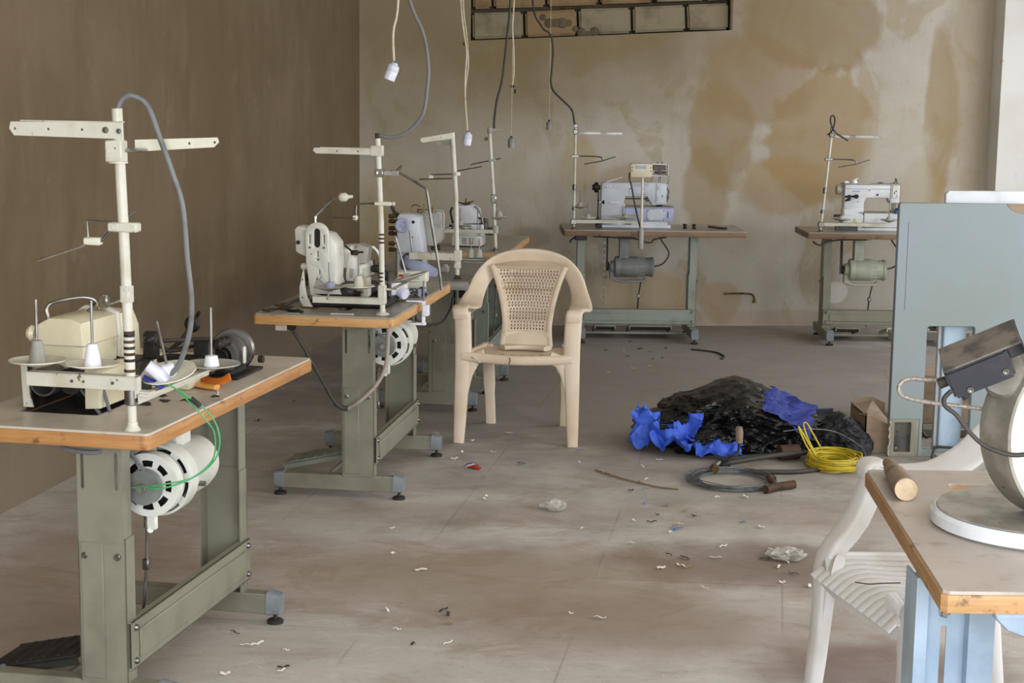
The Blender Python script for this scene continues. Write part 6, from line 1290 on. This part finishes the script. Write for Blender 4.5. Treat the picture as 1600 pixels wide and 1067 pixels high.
def scrap(px, py, kind, allp=()):
    x, y = floor_at(px, py); a = random.uniform(0, PI); mb = MB()
    ca, sa = math.cos(a), math.sin(a)
    info = {'w': ('paper_scrap', 'scrap_white', 'small curled white paper scrap lying on the dusty floor', 'paper scrap', 'white scraps on the floor'),
            'd': ('rag_scrap', 'scrap_dark', 'small dark rag or leather scrap lying on the floor', 'scrap', 'dark scraps on the floor'),
            'b': ('plastic_scrap', 'scrap_blue', 'small torn blue plastic scrap lying on the floor', 'scrap', 'blue scraps on the floor'),
            't': ('leaf_scrap', 'scrap_tan', 'dry tan leaf-like scrap lying on the floor', 'scrap', 'tan scraps on the floor')}[kind]
    L_ = random.uniform(.009, .022); w_ = random.uniform(.002, .006)
    P = [Vector((x+ca*L_*k, y+sa*L_*k, .003+.006*abs(math.sin(k*2+px)))) for k in (-1, -.5, 0, .5, 1)]
    mb.sweep(P, w_, .0012, (-sa, ca, .3), 6, .8)
    single(ID, info[0], (x, y, 0), scrap_label((px, py), kind, allp), info[3], mb, info[1], info[4], smooth=0)
random.seed(21)
W_ = [(710, 718), (722, 708), (770, 708), (738, 690), (757, 781), (613, 827), (795, 678), (905, 724), (760, 777), (614, 866), (658, 892), (990, 815), (1047, 833), (1130, 855), (1118, 873), (1064, 885), (1033, 889), (1215, 863), (1225, 872), (1217, 887), (1222, 912), (1030, 720), (1004, 730), (1165, 778), (1120, 778), (985, 850), (909, 827), (1060, 820), (1188, 825), (1016, 573), (990, 577), (975, 549), (950, 583), (680, 678), (447, 1018), (440, 1050), (352, 1055), (385, 1010), (402, 1008), (892, 961), (937, 967), (605, 955), (620, 985), (700, 1007), (1100, 920), (1205, 861), (1230, 880), (1215, 875), (1240, 868), (1265, 917), (1160, 720), (1010, 750)]
for p in W_: scrap(*p, 'w', W_)
D_ = [(986, 768), (1045, 868), (1070, 873), (1027, 806), (1018, 817), (1084, 808), (645, 1008), (693, 955), (700, 962), (443, 1045), (368, 991), (947, 548), (1000, 546), (1040, 545), (1015, 551), (1240, 898), (1210, 872), (1228, 862), (1020, 562), (1035, 560), (815, 725), (985, 535), (459, 628), (404, 658), (1195, 875), (765, 545), (980, 558)]
for p in D_: scrap(*p, 'd', D_)
B_ = [(1009, 765), (1059, 826), (1160, 818), (1007, 788), (1053, 830), (815, 727), (905, 705)]
for p in B_: scrap(*p, 'b', B_)
L2 = [(1043, 791), (1075, 888), (955, 745), (1000, 755), (945, 740), (704, 975), (1070, 800), (1235, 866)]
for p in L2: scrap(*p, 't', L2)
for i, (pts, lab) in enumerate((([(930, 736), (950, 742), (975, 750), (1000, 756), (1030, 763), (1060, 766)], 'long dry brown twig on the floor left of the grey wire coil'),
                                ([(1080, 547), (1100, 549), (1120, 552), (1131, 558), (1128, 562)], 'short black cable end bent on the floor before the middle back table'),
                                ([(600, 590), (560, 600), (530, 640)], 'dark thread on the floor'),
                                )):
    if i == 2: continue
    P = [(*floor_at(*p), .005) for p in pts]
    single(ID, 'twig' if i == 0 else 'cable', P[0], lab, 'twig' if i == 0 else 'cable', MB().tube(cr(P, 5), .0035 if i == 0 else .006, 6), 'scrap_tan' if i == 0 else 'cable_dark')
x, y = floor_at(738, 731)
q = Thing(ID, 'sweet_wrapper', (x, y, 0), 'red, white and blue sweet wrapper on the floor in front of the tan chair', 'wrapper')
for nm, m, dx, dy in (('foil', 'scrap_white', 0, 0), ('foil', 'red', .008, -.02), ('foil', 'blue2', -.002, .016)):
    q.p(nm, MB().sweep([(x-.025+dx, y+.02+dy, .004), (x+dx, y+dy, .014), (x+.025+dx, y-.015+dy, .004)], .012, .003, (.5, .8, .3), 8), m)
for (px, py, s, lab) in ((868, 797, 1., 'crumpled clear plastic cup on the floor, middle of the room'), (850, 794, .5, 'torn end of clear plastic film beside the crumpled cup')):
    x, y = floor_at(px, py); bm = bmesh.new(); bmesh.ops.create_icosphere(bm, subdivisions=3, radius=1)
    for vt in bm.verts:
        d = vt.co.copy(); k = 1+(1-abs(noise.noise(d*2+Vector((px, 0, 0))))*2)*.3; vt.co = (x+d.x*.034*s*k, y+d.y*.035*s*k, max(.002, (d.z+.8)*.02*s*k))
    mb = MB(); mb.bm.free(); mb.bm = bm; single(ID, 'clear_wrapper', (x, y, 0), lab, 'plastic wrapper', mb, 'scrap_clear', smooth=0)
x, y = floor_at(1228, 872); bm = bmesh.new(); bmesh.ops.create_icosphere(bm, subdivisions=3, radius=1)
for vt in bm.verts:
    d = vt.co.copy(); k = 1+(1-abs(noise.noise(d*3))*2)*.5; vt.co = (x+d.x*.05*k, y+d.y*.05*k, max(.002, (d.z+.8)*.014*k))
mb = MB(); mb.bm.free(); mb.bm = bm; single(ID, 'clear_wrapper', (x, y, 0), 'flattened clear plastic wrapper amid scraps near the white chair', 'plastic wrapper', mb, 'scrap_clear', smooth=0)
